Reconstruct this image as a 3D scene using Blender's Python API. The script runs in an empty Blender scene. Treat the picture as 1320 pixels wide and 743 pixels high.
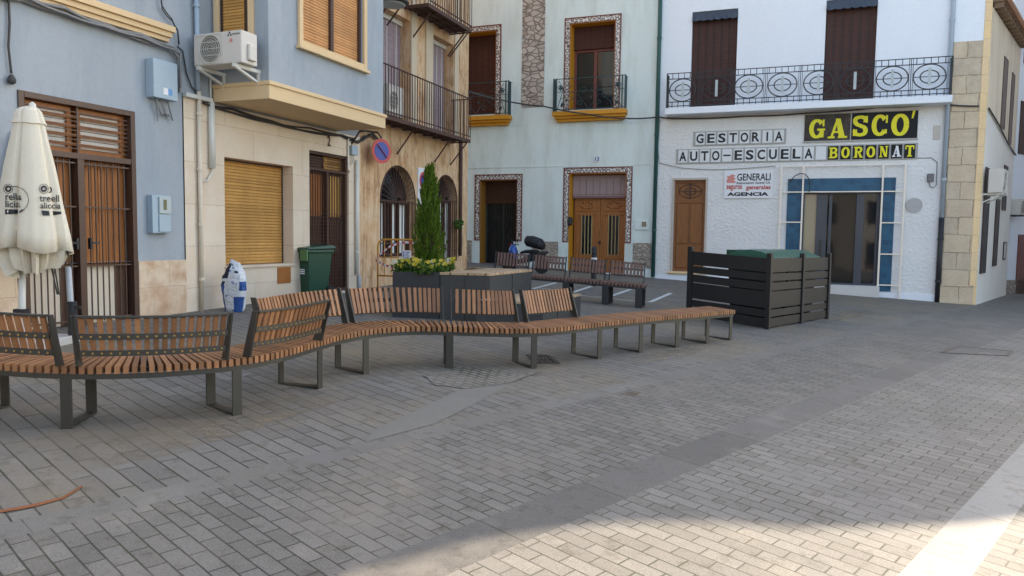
import bpy, bmesh, math, random
from mathutils import Matrix, Vector, noise as mnoise
R_=math.radians
random.seed(7)
sc=bpy.context.scene
# ------------------------------------------------------------------ camera
FPX=950.0; PITCH=.07046774; ROLL=.01367075
fw=Vector((0,math.cos(PITCH),-math.sin(PITCH))); rt0=Vector((1,0,0)); up0=rt0.cross(fw)
RT=rt0*math.cos(ROLL)+up0*math.sin(ROLL); UP=up0*math.cos(ROLL)-rt0*math.sin(ROLL)
cam=bpy.data.cameras.new('camera'); co=bpy.data.objects.new('camera',cam); sc.collection.objects.link(co)
cam.sensor_width=36; cam.lens=FPX/1320*36; cam.clip_end=2000; cam.clip_start=.05
co.matrix_world=Matrix(((RT.x,UP.x,-fw.x,0),(RT.y,UP.y,-fw.y,0),(RT.z,UP.z,-fw.z,0),(0,0,0,1)))
sc.camera=co
# ------------------------------------------------------------------ world, sun, exposure
SUN_AZ=52.0; SUN_EL=28.0          # azimuth clockwise from +Y (towards the right), degrees
w=bpy.data.worlds.new('World'); sc.world=w; w.use_nodes=True
nt=w.node_tree; bg=nt.nodes['Background']; sky=nt.nodes.new('ShaderNodeTexSky'); sky.sky_type='NISHITA'
sky.sun_disc=False; sky.sun_elevation=R_(SUN_EL); sky.sun_rotation=R_(SUN_AZ); sky.air_density=1.0; sky.dust_density=1.5; sky.ozone_density=1.0
nt.links.new(sky.outputs[0],bg.inputs[0]); bg.inputs[1].default_value=.15
sl=bpy.data.lights.new('sun','SUN'); sl.energy=3.1; sl.angle=R_(.35); sl.color=(1,.90,.76)
so=bpy.data.objects.new('sun',sl); sc.collection.objects.link(so)
sv=Vector((math.sin(R_(SUN_AZ))*math.cos(R_(SUN_EL)),math.cos(R_(SUN_AZ))*math.cos(R_(SUN_EL)),math.sin(R_(SUN_EL))))
so.rotation_euler=sv.to_track_quat('Z','Y').to_euler(); so.location=sv*60
sc.view_settings.view_transform='Standard'; sc.view_settings.look='None'; sc.view_settings.exposure=1.96; sc.view_settings.gamma=1; sc.view_settings.use_white_balance=True; sc.view_settings.white_balance_temperature=7300; sc.view_settings.white_balance_tint=10
sc.render.engine='CYCLES'
# ------------------------------------------------------------------ geometry of the place
S0,S1,S2=-1.7441,-.04395,.03218      # the sloping plaza (camera at the origin)
def gz(x,y):
    x=max(-45,min(60,x)); y=max(-40,min(60,y)); return S0+S1*x+S2*y
def ray(px,py): return RT*((px-660)/FPX)-UP*((py-371.5)/FPX)+fw
def G(px,py,h=0):
    d=ray(px,py); return d*((S0+h)/(d.z-S1*d.x-S2*d.y))
def PX(v): v=Vector(v); return 660+FPX*v.dot(RT)/v.dot(fw)
class Fr:                             # a wall frame: x along the wall, y into the building, z up
    def __init__(s,o,u):
        s.o=Vector((o[0],o[1],0)); s.u=Vector((u[0],u[1],0)).normalized(); s.n=Vector((-s.u.y,s.u.x,0)); s.M=s.at(0,0,0)
        s.rot=math.atan2(s.u.y,s.u.x)
    def at(s,x,y,z):
        p=s.o+s.u*x+s.n*y+Vector((0,0,z)); u,n=s.u,s.n
        return Matrix(((u.x,n.x,0,p.x),(u.y,n.y,0,p.y),(0,0,1,p.z),(0,0,0,1)))
    def p(s,x,y,z): return s.o+s.u*x+s.n*y+Vector((0,0,z))
    def px(s,x,y,off=0):              # pixel -> (along, z) on the plane 'off' metres in front of the wall
        d=ray(x,y); t=(s.o.dot(s.n)-off)/d.dot(s.n); q=d*t; return ((q-s.o).dot(s.u),q.z)
    def side(s,x,y,al):               # pixel -> (depth, z) on the plane across the wall at 'al'
        d=ray(x,y); t=(s.o.dot(s.u)+al)/d.dot(s.u); q=d*t; return ((q-s.o).dot(s.n),q.z)
    def g(s,x,y=0): p=s.o+s.u*x+s.n*y; return gz(p.x,p.y)
AL,BE=.38114668,1.21581286
uL=(math.sin(AL),math.cos(AL)); nL=(math.cos(AL),-math.sin(AL))
uB=(math.sin(BE),-math.cos(BE)); nB=(math.cos(BE),math.sin(BE))
FL=Fr((nL[0]*-8.47,nL[1]*-8.47),uL)
FB=Fr((nB[0]*22.5,nB[1]*22.5),uB)
cB=FB.p(FB.px(1262,300)[0],0,0)
FS=Fr((cB.x,cB.y),(.652,.758))
# ------------------------------------------------------------------ mesh helpers
MI={}
class MB:
    def __init__(s,M=None): s.v=[];s.f=[];s.M=M or Matrix.Identity(4)
    def add(s,vs,fs,M=None):
        b=len(s.v); m=s.M@M if M else s.M
        s.v+=[m@Vector(v) for v in vs]; s.f+=[tuple(b+i for i in f) for f in fs]; return s
    def box(s,x0,x1,y0,y1,z0,z1,M=None):
        x0,x1=min(x0,x1),max(x0,x1);y0,y1=min(y0,y1),max(y0,y1);z0,z1=min(z0,z1),max(z0,z1)
        return s.add([(x0,y0,z0),(x1,y0,z0),(x1,y1,z0),(x0,y1,z0),(x0,y0,z1),(x1,y0,z1),(x1,y1,z1),(x0,y1,z1)],
          [(0,3,2,1),(4,5,6,7),(0,1,5,4),(1,2,6,5),(2,3,7,6),(3,0,4,7)],M)
    def prism(s,pts,z0,z1,M=None):    # polygon in xy
        n=len(pts); a=sum(pts[i][0]*pts[(i+1)%n][1]-pts[(i+1)%n][0]*pts[i][1] for i in range(n))
        if a<0: pts=pts[::-1]
        vs=[(p[0],p[1],z0) for p in pts]+[(p[0],p[1],z1) for p in pts]
        fs=[tuple(range(n))[::-1],tuple(range(n,2*n))]+[(i,(i+1)%n,n+(i+1)%n,n+i) for i in range(n)]
        return s.add(vs,fs,M)
    def vprism(s,pts,y0,y1):          # polygon in xz, extruded along y
        n=len(pts); a=sum(pts[i][0]*pts[(i+1)%n][1]-pts[(i+1)%n][0]*pts[i][1] for i in range(n))
        if a<0: pts=pts[::-1]
        y0,y1=min(y0,y1),max(y0,y1)
        vs=[(p[0],y0,p[1]) for p in pts]+[(p[0],y1,p[1]) for p in pts]
        return s.add(vs,[tuple(range(n)),tuple(range(n,2*n))[::-1]]+[((i+1)%n,i,n+i,n+(i+1)%n) for i in range(n)])
    def tube(s,pts,r,n=8,caps=True):
        pts=[Vector(p) for p in pts]; rs=r if isinstance(r,(list,tuple)) else [r]*len(pts); vs=[];fs=[]; pr=None
        for i,p in enumerate(pts):
            t=(pts[min(i+1,len(pts)-1)]-pts[max(i-1,0)]).normalized()
            a=Vector((0,0,1)) if abs(t.z)<.9 else Vector((1,0,0))
            if pr is None: x=t.cross(a).normalized()
            else: x=(pr-t*pr.dot(t)); x=x.normalized() if x.length>1e-6 else t.cross(a).normalized()
            pr=x; y=t.cross(x)
            for k in range(n):
                an=2*math.pi*k/n; vs.append(p+(x*math.cos(an)+y*math.sin(an))*rs[i])
        for i in range(len(pts)-1):
            for k in range(n): k2=(k+1)%n; fs.append((i*n+k,i*n+k2,(i+1)*n+k2,(i+1)*n+k))
        if caps: fs.append(tuple(range(n))[::-1]); fs.append(tuple(range((len(pts)-1)*n,len(pts)*n)))
        return s.add(vs,fs)
    def bar(s,a,b,w,d=None): # square bar
        a,b=Vector(a),Vector(b); d=d or w; t=(b-a).normalized(); u=Vector((0,0,1)) if abs(t.z)<.95 else Vector((0,1,0))
        x=t.cross(u).normalized()*w/2; y=t.cross(x).normalized()*d/2
        vs=[a-x-y,a+x-y,a+x+y,a-x+y,b-x-y,b+x-y,b+x+y,b-x+y]
        return s.add(vs,[(0,3,2,1),(4,5,6,7),(0,1,5,4),(1,2,6,5),(2,3,7,6),(3,0,4,7)])
    def lathe(s,pr,c=(0,0,0),n=20,axis='z',M=None):
        vs=[];fs=[];m=len(pr)
        for r,h in pr:
            for k in range(n):
                a=2*math.pi*k/n
                if axis=='z': vs.append((c[0]+r*math.cos(a),c[1]+r*math.sin(a),c[2]+h))
                elif axis=='y': vs.append((c[0]+r*math.cos(a),c[1]+h,c[2]-r*math.sin(a)))
                else: vs.append((c[0]+h,c[1]+r*math.cos(a),c[2]+r*math.sin(a)))
        for i in range(m-1):
            for k in range(n): k2=(k+1)%n; fs.append((i*n+k,i*n+k2,(i+1)*n+k2,(i+1)*n+k))
        fs.append(tuple(range(n))[::-1]); fs.append(tuple(range((m-1)*n,m*n)))
        return s.add(vs,fs,M)
    def ring(s,c,rx,rz,r,n=28,seg=6,a0=0,a1=2*math.pi): # ring standing in the xz plane
        full=abs(a1-a0-2*math.pi)<1e-6
        pts=[(c[0]+rx*math.cos(a0+(a1-a0)*i/n),c[1],c[2]+rz*math.sin(a0+(a1-a0)*i/n)) for i in range(n+1)]
        return s.tube(pts,r,seg)
def fix(me):
    bm=bmesh.new(); bm.from_mesh(me); bmesh.ops.recalc_face_normals(bm,faces=bm.faces); bm.to_mesh(me); bm.free()
def obj(name,mb,mat,parent=None,smooth=False,bevel=0,label=None,recalc=True):
    me=bpy.data.meshes.new(name); inv=MI[parent.name].inverted() if parent else Matrix.Identity(4)
    if parent is None and mb.v:      # origin at the base of the thing
        lo=Vector((sum(v.x for v in mb.v)/len(mb.v),sum(v.y for v in mb.v)/len(mb.v),min(v.z for v in mb.v)))
        T=getattr(mb,'base',None) or Matrix.Translation(lo); inv=T.inverted()
    me.from_pydata([inv@v for v in mb.v],[],mb.f)
    if recalc: fix(me)
    me.materials.append(mat)
    if smooth: me.shade_smooth()
    o=bpy.data.objects.new(name,me); sc.collection.objects.link(o)
    if parent: o.parent=parent; MI[o.name]=MI[parent.name]
    else: o.matrix_world=T; MI[o.name]=T
    if bevel:
        b=o.modifiers.new('bevel','BEVEL'); b.width=bevel; b.segments=2; b.limit_method='ANGLE'; b.harden_normals=False
    if label: o['label']=label
    return o
def pieces(name,mb,mat,parent,**kw):
    """one child object per separate piece of the builder"""
    n=len(mb.v); pa=list(range(n))
    def fd(a):
        while pa[a]!=a: pa[a]=pa[pa[a]]; a=pa[a]
        return a
    for f in mb.f:
        for b in f[1:]:
            x,y=fd(f[0]),fd(b)
            if x!=y: pa[y]=x
    comp={}
    for i,v in enumerate(mb.v):
        c=comp.setdefault(fd(i),[[1e9]*3,[-1e9]*3])
        for k in range(3): c[0][k]=min(c[0][k],v[k]); c[1][k]=max(c[1][k],v[k])
    ks=list(comp); e=.004
    for i in range(len(ks)):
        for j in range(i):
            A,B_=comp[ks[i]],comp[ks[j]]
            if all(A[0][k]-e<=B_[1][k] and B_[0][k]-e<=A[1][k] for k in range(3)): pa[fd(ks[i])]=fd(ks[j])
    gr={}
    for f in mb.f: gr.setdefault(fd(f[0]),[]).append(f)
    out=[]
    for fs in gr.values():
        m=MB(); ids={}
        for f in fs:
            for a in f:
                if a not in ids: ids[a]=len(m.v); m.v.append(mb.v[a])
        m.f=[tuple(ids[a] for a in f) for f in fs]; out.append(obj(name,m,mat,parent,**kw))
    return out[0] if out else None
def thing(name,label,cat,M,group=None):
    o=bpy.data.objects.new(name,None); sc.collection.objects.link(o); o.matrix_world=M; MI[o.name]=M.copy()
    o['label']=label; o['category']=cat
    if group: o['group']=group
    return o
def tag(o,label,cat,group=None):
    o['label']=label; o['category']=cat
    if group: o['group']=group
    return o
def structure(o): o['kind']='structure'; return o
def grid(mb,x0,x1,z0,z1,y,ops,depth,reveal=None):
    """wall face in the xz plane at y with rectangular / arched openings (x0,x1,z0,z1[,arch]); reveals go 'depth' into the wall"""
    rv=reveal or mb
    xs=sorted(set([x0,x1]+[min(max(o[i],x0),x1) for o in ops for i in (0,1)])); zs=sorted(set([z0,z1]+[min(max(o[i],z0),z1) for o in ops for i in (2,3)]))
    for i in range(len(xs)-1):
        for j in range(len(zs)-1):
            cx,cz=(xs[i]+xs[i+1])/2,(zs[j]+zs[j+1])/2
            if any(o[0]<cx<o[1] and o[2]<cz<o[3] for o in ops): continue
            mb.add([(xs[i],y,zs[j]),(xs[i+1],y,zs[j]),(xs[i+1],y,zs[j+1]),(xs[i],y,zs[j+1])],[(0,1,2,3)])
    for o in ops:
        a,b,c,d=o[:4]; dp=o[5] if len(o)>5 else depth
        if len(o)>4 and o[4]:
            r=(b-a)/2; rz=o[4]; zc=d-rz; n=20; mx=(a+b)/2
            arc=[(mx-r*math.cos(math.pi*k/n),zc+rz*math.sin(math.pi*k/n)) for k in range(n+1)]
            for k in range(n):
                p,q=arc[k],arc[k+1]
                mb.add([(p[0],y,p[1]),(q[0],y,q[1]),(q[0],y,d),(p[0],y,d)],[(0,1,2,3)])
                rv.add([(p[0],y,p[1]),(q[0],y,q[1]),(q[0],y+dp,q[1]),(p[0],y+dp,p[1])],[(3,2,1,0)])
            top=zc
        else:
            top=d; rv.add([(a,y,d),(b,y,d),(b,y+dp,d),(a,y+dp,d)],[(0,3,2,1)])
        rv.add([(a,y,c),(a,y+dp,c),(a,y+dp,top),(a,y,top)],[(0,3,2,1)])
        rv.add([(b,y,c),(b,y+dp,c),(b,y+dp,top),(b,y,top)],[(0,1,2,3)])
        rv.add([(a,y,c),(b,y,c),(b,y+dp,c),(a,y+dp,c)],[(0,1,2,3)])
def roughgrid(mb,x0,x1,z0,z1,y,ops,cell=.024,amp=.024):
    xs=[x0];e=sorted(set([x0,x1]+[o[i] for o in ops for i in (0,1)]))
    for a,b in zip(e,e[1:]): n=max(1,round((b-a)/cell)); xs+=[a+(b-a)*k/n for k in range(1,n+1)]
    zs=[z0];e=sorted(set([z0,z1]+[o[i] for o in ops for i in (2,3)]))
    for a,b in zip(e,e[1:]): n=max(1,round((b-a)/cell)); zs+=[a+(b-a)*k/n for k in range(1,n+1)]
    nz=len(zs); vs=[]
    for x in xs:
        for z in zs:
            p=Vector((x*13+z*5,0,z*26-x*4)); h=mnoise.noise(p)*.6+mnoise.noise(p*2.3)*.4+.25*mnoise.noise(Vector((x*2,5,z*2)))
            edge=any(o[0]-.001<=x<=o[1]+.001 and o[2]-.001<=z<=o[3]+.001 for o in ops)
            vs.append((x,y-(0 if edge else min(.030,max(0,h)*amp*1.6)),z))
    fs=[]
    for i in range(len(xs)-1):
        for j in range(nz-1):
            cx,cz=(xs[i]+xs[i+1])/2,(zs[j]+zs[j+1])/2
            if any(o[0]<cx<o[1] and o[2]<cz<o[3] for o in ops): continue
            fs.append((i*nz+j,(i+1)*nz+j,(i+1)*nz+j+1,i*nz+j+1))
    mb.add(vs,fs)
def shell(mb,x0,x1,z0,z1,depth,y=0,thin=.0):   # back, sides and top of a building
    mb.add([(x0,y,z0),(x0,y+depth,z0),(x0,y+depth,z1),(x0,y,z1)],[(0,3,2,1)][::1])
    mb.add([(x1,y,z0),(x1,y+depth,z0),(x1,y+depth,z1),(x1,y,z1)],[(0,1,2,3)])
    mb.add([(x0,y+depth,z0),(x1,y+depth,z0),(x1,y+depth,z1),(x0,y+depth,z1)],[(0,3,2,1)])
    mb.add([(x0,y,z1),(x1,y,z1),(x1,y+depth,z1),(x0,y+depth,z1)],[(0,1,2,3)])
def slats(mb,x0,x1,z0,z1,y,pitch=.045,d=.012):  # rolling shutter curtain, saw-tooth section
    n=max(2,int((z1-z0)/pitch)); h=(z1-z0)/n
    for i in range(n):
        a=z0+i*h
        mb.add([(x0,y,a),(x1,y,a),(x1,y-d,a+h*.18),(x0,y-d,a+h*.18),(x1,y-d*.9,a+h*.7),(x0,y-d*.9,a+h*.7),(x1,y,a+h),(x0,y,a+h)],[(0,1,2,3),(3,2,4,5),(5,4,6,7)])
def frame(mb,x0,x1,z0,z1,t,y0,y1,bottom=True):
    mb.box(x0,x0+t,y0,y1,z0,z1); mb.box(x1-t,x1,y0,y1,z0,z1); mb.box(x0+t,x1-t,y0,y1,z1-t,z1)
    if bottom: mb.box(x0+t,x1-t,y0,y1,z0,z0+t)
_tc={}
def text(mb,body,x0,x1,z0,z1,y,th=.004,bold=0.0,shear=0,font=None):
    """lettering fitted into a rectangle of the wall frame, standing proud by th"""
    k=(body,bold,shear)
    if k not in _tc:
        cu=bpy.data.curves.new('t','FONT'); cu.body=body; cu.size=1; cu.offset=bold; cu.shear=shear; cu.resolution_u=4
        o=bpy.data.objects.new('t',cu); sc.collection.objects.link(o); bpy.context.view_layer.update()
        me=o.evaluated_get(bpy.context.evaluated_depsgraph_get()).to_mesh()
        _tc[k]=([tuple(v.co) for v in me.vertices],[tuple(p.vertices) for p in me.polygons])
        bpy.data.objects.remove(o); bpy.data.curves.remove(cu)
    vs,fs=_tc[k]
    ax=min(v[0] for v in vs);bx=max(v[0] for v in vs);az=min(v[1] for v in vs);bz=max(v[1] for v in vs)
    W=[(x0+(v[0]-ax)/(bx-ax)*(x1-x0),y-th,z0+(v[1]-az)/max(bz-az,1e-6)*(z1-z0)) for v in vs]
    mb.add(W,fs)
# ------------------------------------------------------------------ materials
def N(nt,t,**k):
    n=nt.nodes.new(t)
    for a,b in k.items(): setattr(n,a,b)
    return n
def mixc(nt,fac,a,b,mode='MIX'):
    m=N(nt,'ShaderNodeMix',data_type='RGBA',blend_type=mode); L=nt.links
    for s,v in ((m.inputs['Factor'],fac),(m.inputs['A'],a),(m.inputs['B'],b)):
        if hasattr(v,'links'): L.new(v,s)
        else: s.default_value=v if isinstance(v,(int,float)) else (*v[:3],1)
    return m.outputs['Result']
def noise(nt,co,scale,detail=4,rough=.55,sc3=None):
    n=N(nt,'ShaderNodeTexNoise'); n.inputs['Scale'].default_value=scale; n.inputs['Detail'].default_value=detail; n.inputs['Roughness'].default_value=rough
    if sc3:
        m=N(nt,'ShaderNodeMapping'); m.inputs['Scale'].default_value=sc3; nt.links.new(co,m.inputs[0]); co=m.outputs[0]
    nt.links.new(co,n.inputs['Vector']); return n.outputs['Fac']
def ramp(nt,f,a,b):
    m=N(nt,'ShaderNodeMapRange'); m.inputs['From Min'].default_value=a; m.inputs['From Max'].default_value=b; nt.links.new(f,m.inputs['Value']); return m.outputs['Result']
def math_(nt,op,a,b=0):
    m=N(nt,'ShaderNodeMath',operation=op)
    for s,v in ((m.inputs[0],a),(m.inputs[1],b)):
        if hasattr(v,'links'): nt.links.new(v,s)
        else: s.default_value=v
    return m.outputs[0]
def base(name,rough=.8,metal=0,spec=.4,coat=0):
    m=bpy.data.materials.new(name); m.use_nodes=True; nt=m.node_tree; b=nt.nodes['Principled BSDF']
    b.inputs['Roughness'].default_value=rough; b.inputs['Metallic'].default_value=metal; b.inputs['Specular IOR Level'].default_value=spec
    b.inputs['Coat Weight'].default_value=coat
    tc=N(nt,'ShaderNodeTexCoord'); return m,nt,b,tc.outputs['Object']
def bump(nt,b,h,strength,dist=.01,prev=None):
    n=N(nt,'ShaderNodeBump'); n.inputs['Strength'].default_value=strength; n.inputs['Distance'].default_value=dist
    nt.links.new(h,n.inputs['Height'])
    if prev: nt.links.new(prev,n.inputs['Normal'])
    nt.links.new(n.outputs[0],b.inputs['Normal']); return n.outputs[0]
def mul(c,k): return tuple(min(1,x*k) for x in c)
def plain(name,col,rough=.7,var=.15,scale=2.5,bmp=.0,bscale=80,bdist=.004,metal=0,spec=.4,stain=None,sth=(.55,.75),sscale=1.2,sc3=None,coat=0,fine=.06):
    m,nt,b,co=base(name,rough,metal,spec,coat)
    f=noise(nt,co,scale,5,.6,sc3); c=mixc(nt,f,mul(col,1-var),mul(col,1+var))
    f2=noise(nt,co,scale*14,3,.6); c=mixc(nt,f2,c,mixc(nt,1.0,c,mul((1,1,1),1-fine*2),'MULTIPLY'))
    if stain: c=mixc(nt,ramp(nt,noise(nt,co,sscale,6,.65,sc3),*sth),c,stain)
    nt.links.new(c,b.inputs['Base Color'])
    r=ramp(nt,f2,-.5,1.5); rr=N(nt,'ShaderNodeMapRange'); rr.inputs['To Min'].default_value=max(0,rough-.1); rr.inputs['To Max'].default_value=min(1,rough+.1); nt.links.new(f2,rr.inputs['Value']); nt.links.new(rr.outputs[0],b.inputs['Roughness'])
    if bmp: bump(nt,b,noise(nt,co,bscale,4,.6),bmp,bdist)
    return m
def wallco(nt,co):
    s=N(nt,'ShaderNodeSeparateXYZ'); nt.links.new(co,s.inputs[0]); c=N(nt,'ShaderNodeCombineXYZ')
    nt.links.new(math_(nt,'ADD',s.outputs['X'],s.outputs['Y']),c.inputs['X']); nt.links.new(s.outputs['Z'],c.inputs['Y']); return c.outputs[0]
def blocks(name,c1,c2,mortar,bw,bh,ms,rough=.8,wall=True,rot=0,off=.5,bmp=.4,spk=.1,spks=150,stain=None,sth=(.5,.8),sscale=.8,warp=0,bdist=.006,shift=(0,0,0),sq=1,spec=.35,smooth=.1):
    m,nt,b,co=base(name,rough,0,spec)
    raw=co
    if wall: co=wallco(nt,co)
    mp=N(nt,'ShaderNodeMapping'); mp.inputs['Rotation'].default_value=(0,0,rot); mp.inputs['Location'].default_value=shift; nt.links.new(co,mp.inputs[0]); co=mp.outputs[0]
    v=co
    if warp:
        nz=N(nt,'ShaderNodeTexNoise'); nz.inputs['Scale'].default_value=2.2; nz.inputs['Detail'].default_value=3; nt.links.new(co,nz.inputs['Vector'])
        sub=N(nt,'ShaderNodeVectorMath',operation='SUBTRACT'); nt.links.new(nz.outputs['Color'],sub.inputs[0]); sub.inputs[1].default_value=(.5,.5,.5)
        scl=N(nt,'ShaderNodeVectorMath',operation='SCALE'); nt.links.new(sub.outputs[0],scl.inputs[0]); scl.inputs['Scale'].default_value=warp
        ad=N(nt,'ShaderNodeVectorMath',operation='ADD'); nt.links.new(co,ad.inputs[0]); nt.links.new(scl.outputs[0],ad.inputs[1]); v=ad.outputs[0]
    bt=N(nt,'ShaderNodeTexBrick'); bt.offset=off; bt.squash=sq; bt.squash_frequency=3; bt.inputs['Scale'].default_value=1; bt.inputs['Brick Width'].default_value=bw; bt.inputs['Row Height'].default_value=bh
    bt.inputs['Mortar Size'].default_value=ms; bt.inputs['Mortar Smooth'].default_value=smooth; bt.inputs['Color1'].default_value=(*c1,1); bt.inputs['Color2'].default_value=(*c2,1); bt.inputs['Mortar'].default_value=(*mortar,1)
    nt.links.new(v,bt.inputs['Vector']); c=bt.outputs['Color']
    f=ramp(nt,noise(nt,raw,spks,2,.7),.36,.64); c=mixc(nt,f,mixc(nt,1.0,c,mul((1,1,1),1-spk),'MULTIPLY'),mixc(nt,1.0,c,(1+spk,)*3,'MULTIPLY'))
    f=noise(nt,raw,.9,5,.6); c=mixc(nt,f,mixc(nt,1.0,c,(.8,.8,.8),'MULTIPLY'),mixc(nt,1.0,c,(1.18,1.16,1.13),'MULTIPLY'))
    if stain: c=mixc(nt,ramp(nt,noise(nt,raw,sscale,7,.65),*sth),c,stain)
    if not wall:
        vo=N(nt,'ShaderNodeTexVoronoi'); vo.inputs['Scale'].default_value=2.6; nt.links.new(raw,vo.inputs['Vector']); sp=N(nt,'ShaderNodeSeparateColor'); nt.links.new(vo.outputs['Color'],sp.inputs[0])
        rad=math_(nt,'MULTIPLY',sp.outputs[0],.075); k1=math_(nt,'LESS_THAN',vo.outputs['Distance'],rad); k1=math_(nt,'MULTIPLY',k1,math_(nt,'GREATER_THAN',sp.outputs[1],.45))
        c=mixc(nt,math_(nt,'MULTIPLY',k1,.5),c,mixc(nt,sp.outputs[2],(.05,.05,.048),(.26,.25,.23)))
        nb_=noise(nt,raw,7,6,.75); c=mixc(nt,ramp(nt,nb_,.36,.46),mixc(nt,1.0,c,(.76,.74,.70),'MULTIPLY'),c)
        nb2=noise(nt,raw,2.1,7,.7); c=mixc(nt,ramp(nt,nb2,.56,.74),c,mixc(nt,1.0,c,(1.28,1.24,1.16),'MULTIPLY'))
        ms_=noise(nt,raw,1.3,4,.6); c=mixc(nt,math_(nt,'MULTIPLY',bt.outputs['Fac'],ramp(nt,ms_,.5,.6)),c,(.045,.050,.028))
    nt.links.new(c,b.inputs['Base Color'])
    h=math_(nt,'SUBTRACT',math_(nt,'MULTIPLY',noise(nt,raw,spks*.6,3,.6),.25),bt.outputs['Fac'])
    bump(nt,b,h,bmp,bdist)
    return m
def woodmat(name,col,rough=.55,axis=(1,1,1),sc_=6,dark=.6):
    m,nt,b,co=base(name,rough,0,.35)
    f=noise(nt,co,sc_,5,.6,axis); g=noise(nt,co,sc_*8,4,.6,axis)
    c=mixc(nt,f,mul(col,dark),mul(col,1.25)); c=mixc(nt,g,mixc(nt,1.0,c,(.78,.76,.74),'MULTIPLY'),c)
    nt.links.new(c,b.inputs['Base Color']); bump(nt,b,g,.15,.003); return m
MT={}
# paint and plaster
MT['blue']=plain('blue_render',(.35,.388,.425),.85,.13,1.0,.4,45,.008,stain=(.25,.295,.34),sth=(.48,.8),sc3=(2,2,.4))
MT['cream']=plain('cream_paint',(.72,.52,.30),.75,.07,2,.1)
MT['pale']=plain('pale_green_render',(.70,.78,.76),.8,.07,.8,.2,40,.006,stain=(.55,.60,.56),sth=(.46,.7),sc3=(2,2,.4))
MT['white']=plain('white_render',(.82,.85,.90),.85,.04,1,.15,30,.004,stain=(.70,.73,.77),sth=(.58,.95),sc3=(2,2,.35))
def roughcast():
    m,nt,b,co=base('rough_white_plaster',.9,0,.3)
    f=noise(nt,co,1.2,5,.6); c=mixc(nt,f,(.64,.63,.62),(.78,.77,.76)); nt.links.new(c,b.inputs['Base Color'])
    mp=N(nt,'ShaderNodeMapping'); mp.inputs['Rotation'].default_value=(0,.6,0); mp.inputs['Scale'].default_value=(1,1,2.2); nt.links.new(co,mp.inputs[0])
    h=ramp(nt,noise(nt,mp.outputs[0],15,4,.55),.35,.65); h2=noise(nt,co,60,3,.6); hh=math_(nt,'ADD',h,math_(nt,'MULTIPLY',h2,.25)); bump(nt,b,hh,.25,.012); return m
MT['roughcast']=roughcast()
def sandy():
    m,nt,b,co=base('weathered_ochre_render',.9,0,.25)
    f=noise(nt,co,1.3,6,.6); c=mixc(nt,f,(.58,.33,.165),(.74,.48,.28))
    st=noise(nt,co,4,6,.7,(1.4,1.4,.45)); c=mixc(nt,ramp(nt,st,.44,.72),c,(.82,.64,.44))
    st2=noise(nt,co,2.6,7,.72,(1.4,1.4,.5)); c=mixc(nt,math_(nt,'MULTIPLY',ramp(nt,st2,.52,.61),.7),c,(.38,.18,.075))
    st3=noise(nt,co,6,7,.7,(2.,2.,.12)); c=mixc(nt,math_(nt,'MULTIPLY',ramp(nt,st3,.57,.65),.65),c,(.13,.10,.08))
    g=noise(nt,co,40,4,.6); c=mixc(nt,g,mixc(nt,1.0,c,(.82,.82,.82),'MULTIPLY'),c)
    nt.links.new(c,b.inputs['Base Color']); bump(nt,b,math_(nt,'ADD',noise(nt,co,9,6,.7),math_(nt,'MULTIPLY',g,.3)),.5,.02); return m
MT['sand']=sandy()
MT['limestone']=blocks('limestone_cladding',(.66,.54,.42),(.70,.59,.47),(.42,.33,.25),1.25,.62,.004,.6,bmp=.12,spk=.03,spks=60,stain=(.74,.66,.56),sth=(.45,.9),sscale=2.5,shift=(.45,.33,0),spec=.4)
MT['marble']=blocks('marble_plinth',(.60,.45,.32),(.68,.55,.42),(.40,.32,.25),.55,.40,.004,.35,bmp=.08,spk=.04,spks=30,stain=(.46,.28,.17),sth=(.42,.66),sscale=3.2,warp=.08,spec=.5)
MT['ashlar']=blocks('corner_ashlar',(.60,.47,.33),(.48,.39,.30),(.30,.22,.15),.62,.46,.011,.85,bmp=.7,spk=.12,spks=50,stain=(.66,.55,.40),sth=(.45,.8),sscale=3,warp=.11,bdist=.02)
MT['chamfer']=blocks('corner_sunlit_tint',(.82,.58,.32),(.78,.56,.34),(.55,.40,.24),.9,.46,.006,.85,bmp=.3,spk=.08,spks=40)  # warm sunlit strip of the corner painted into the stone colour
def rubble(name,a,b_,mo,s):
    m,nt,b,co=base(name,.85,0,.3); w_=wallco(nt,co)
    mp=N(nt,'ShaderNodeMapping'); mp.inputs['Scale'].default_value=(1,1.7,1); nt.links.new(w_,mp.inputs[0])
    v=N(nt,'ShaderNodeTexVoronoi',feature='DISTANCE_TO_EDGE'); v.inputs['Scale'].default_value=s; nt.links.new(mp.outputs[0],v.inputs['Vector'])
    v2=N(nt,'ShaderNodeTexVoronoi'); v2.inputs['Scale'].default_value=s; nt.links.new(mp.outputs[0],v2.inputs['Vector'])
    sp=N(nt,'ShaderNodeSeparateColor'); nt.links.new(v2.outputs['Color'],sp.inputs[0])
    c=mixc(nt,sp.outputs[0],a,b_); c=mixc(nt,noise(nt,co,25,4,.6),mixc(nt,1.0,c,(.65,.65,.65),'MULTIPLY'),c)
    e=ramp(nt,v.outputs['Distance'],.02,.10); c=mixc(nt,e,mo,c); nt.links.new(c,b.inputs['Base Color']); bump(nt,b,e,.8,.03); return m
MT['rubble']=rubble('rubble_stone',(.46,.38,.33),(.62,.54,.47),(.22,.17,.14),4.2)
MT['dado']=rubble('rubble_dado',(.42,.36,.30),(.58,.49,.40),(.25,.21,.18),6.5)
MT['stonetrim']=plain('dressed_stone',(.62,.50,.36),.85,.15,3,.4,40,.01,stain=(.25,.2,.15),sth=(.62,.8),sc3=(1,1,.2),sscale=4)
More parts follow.
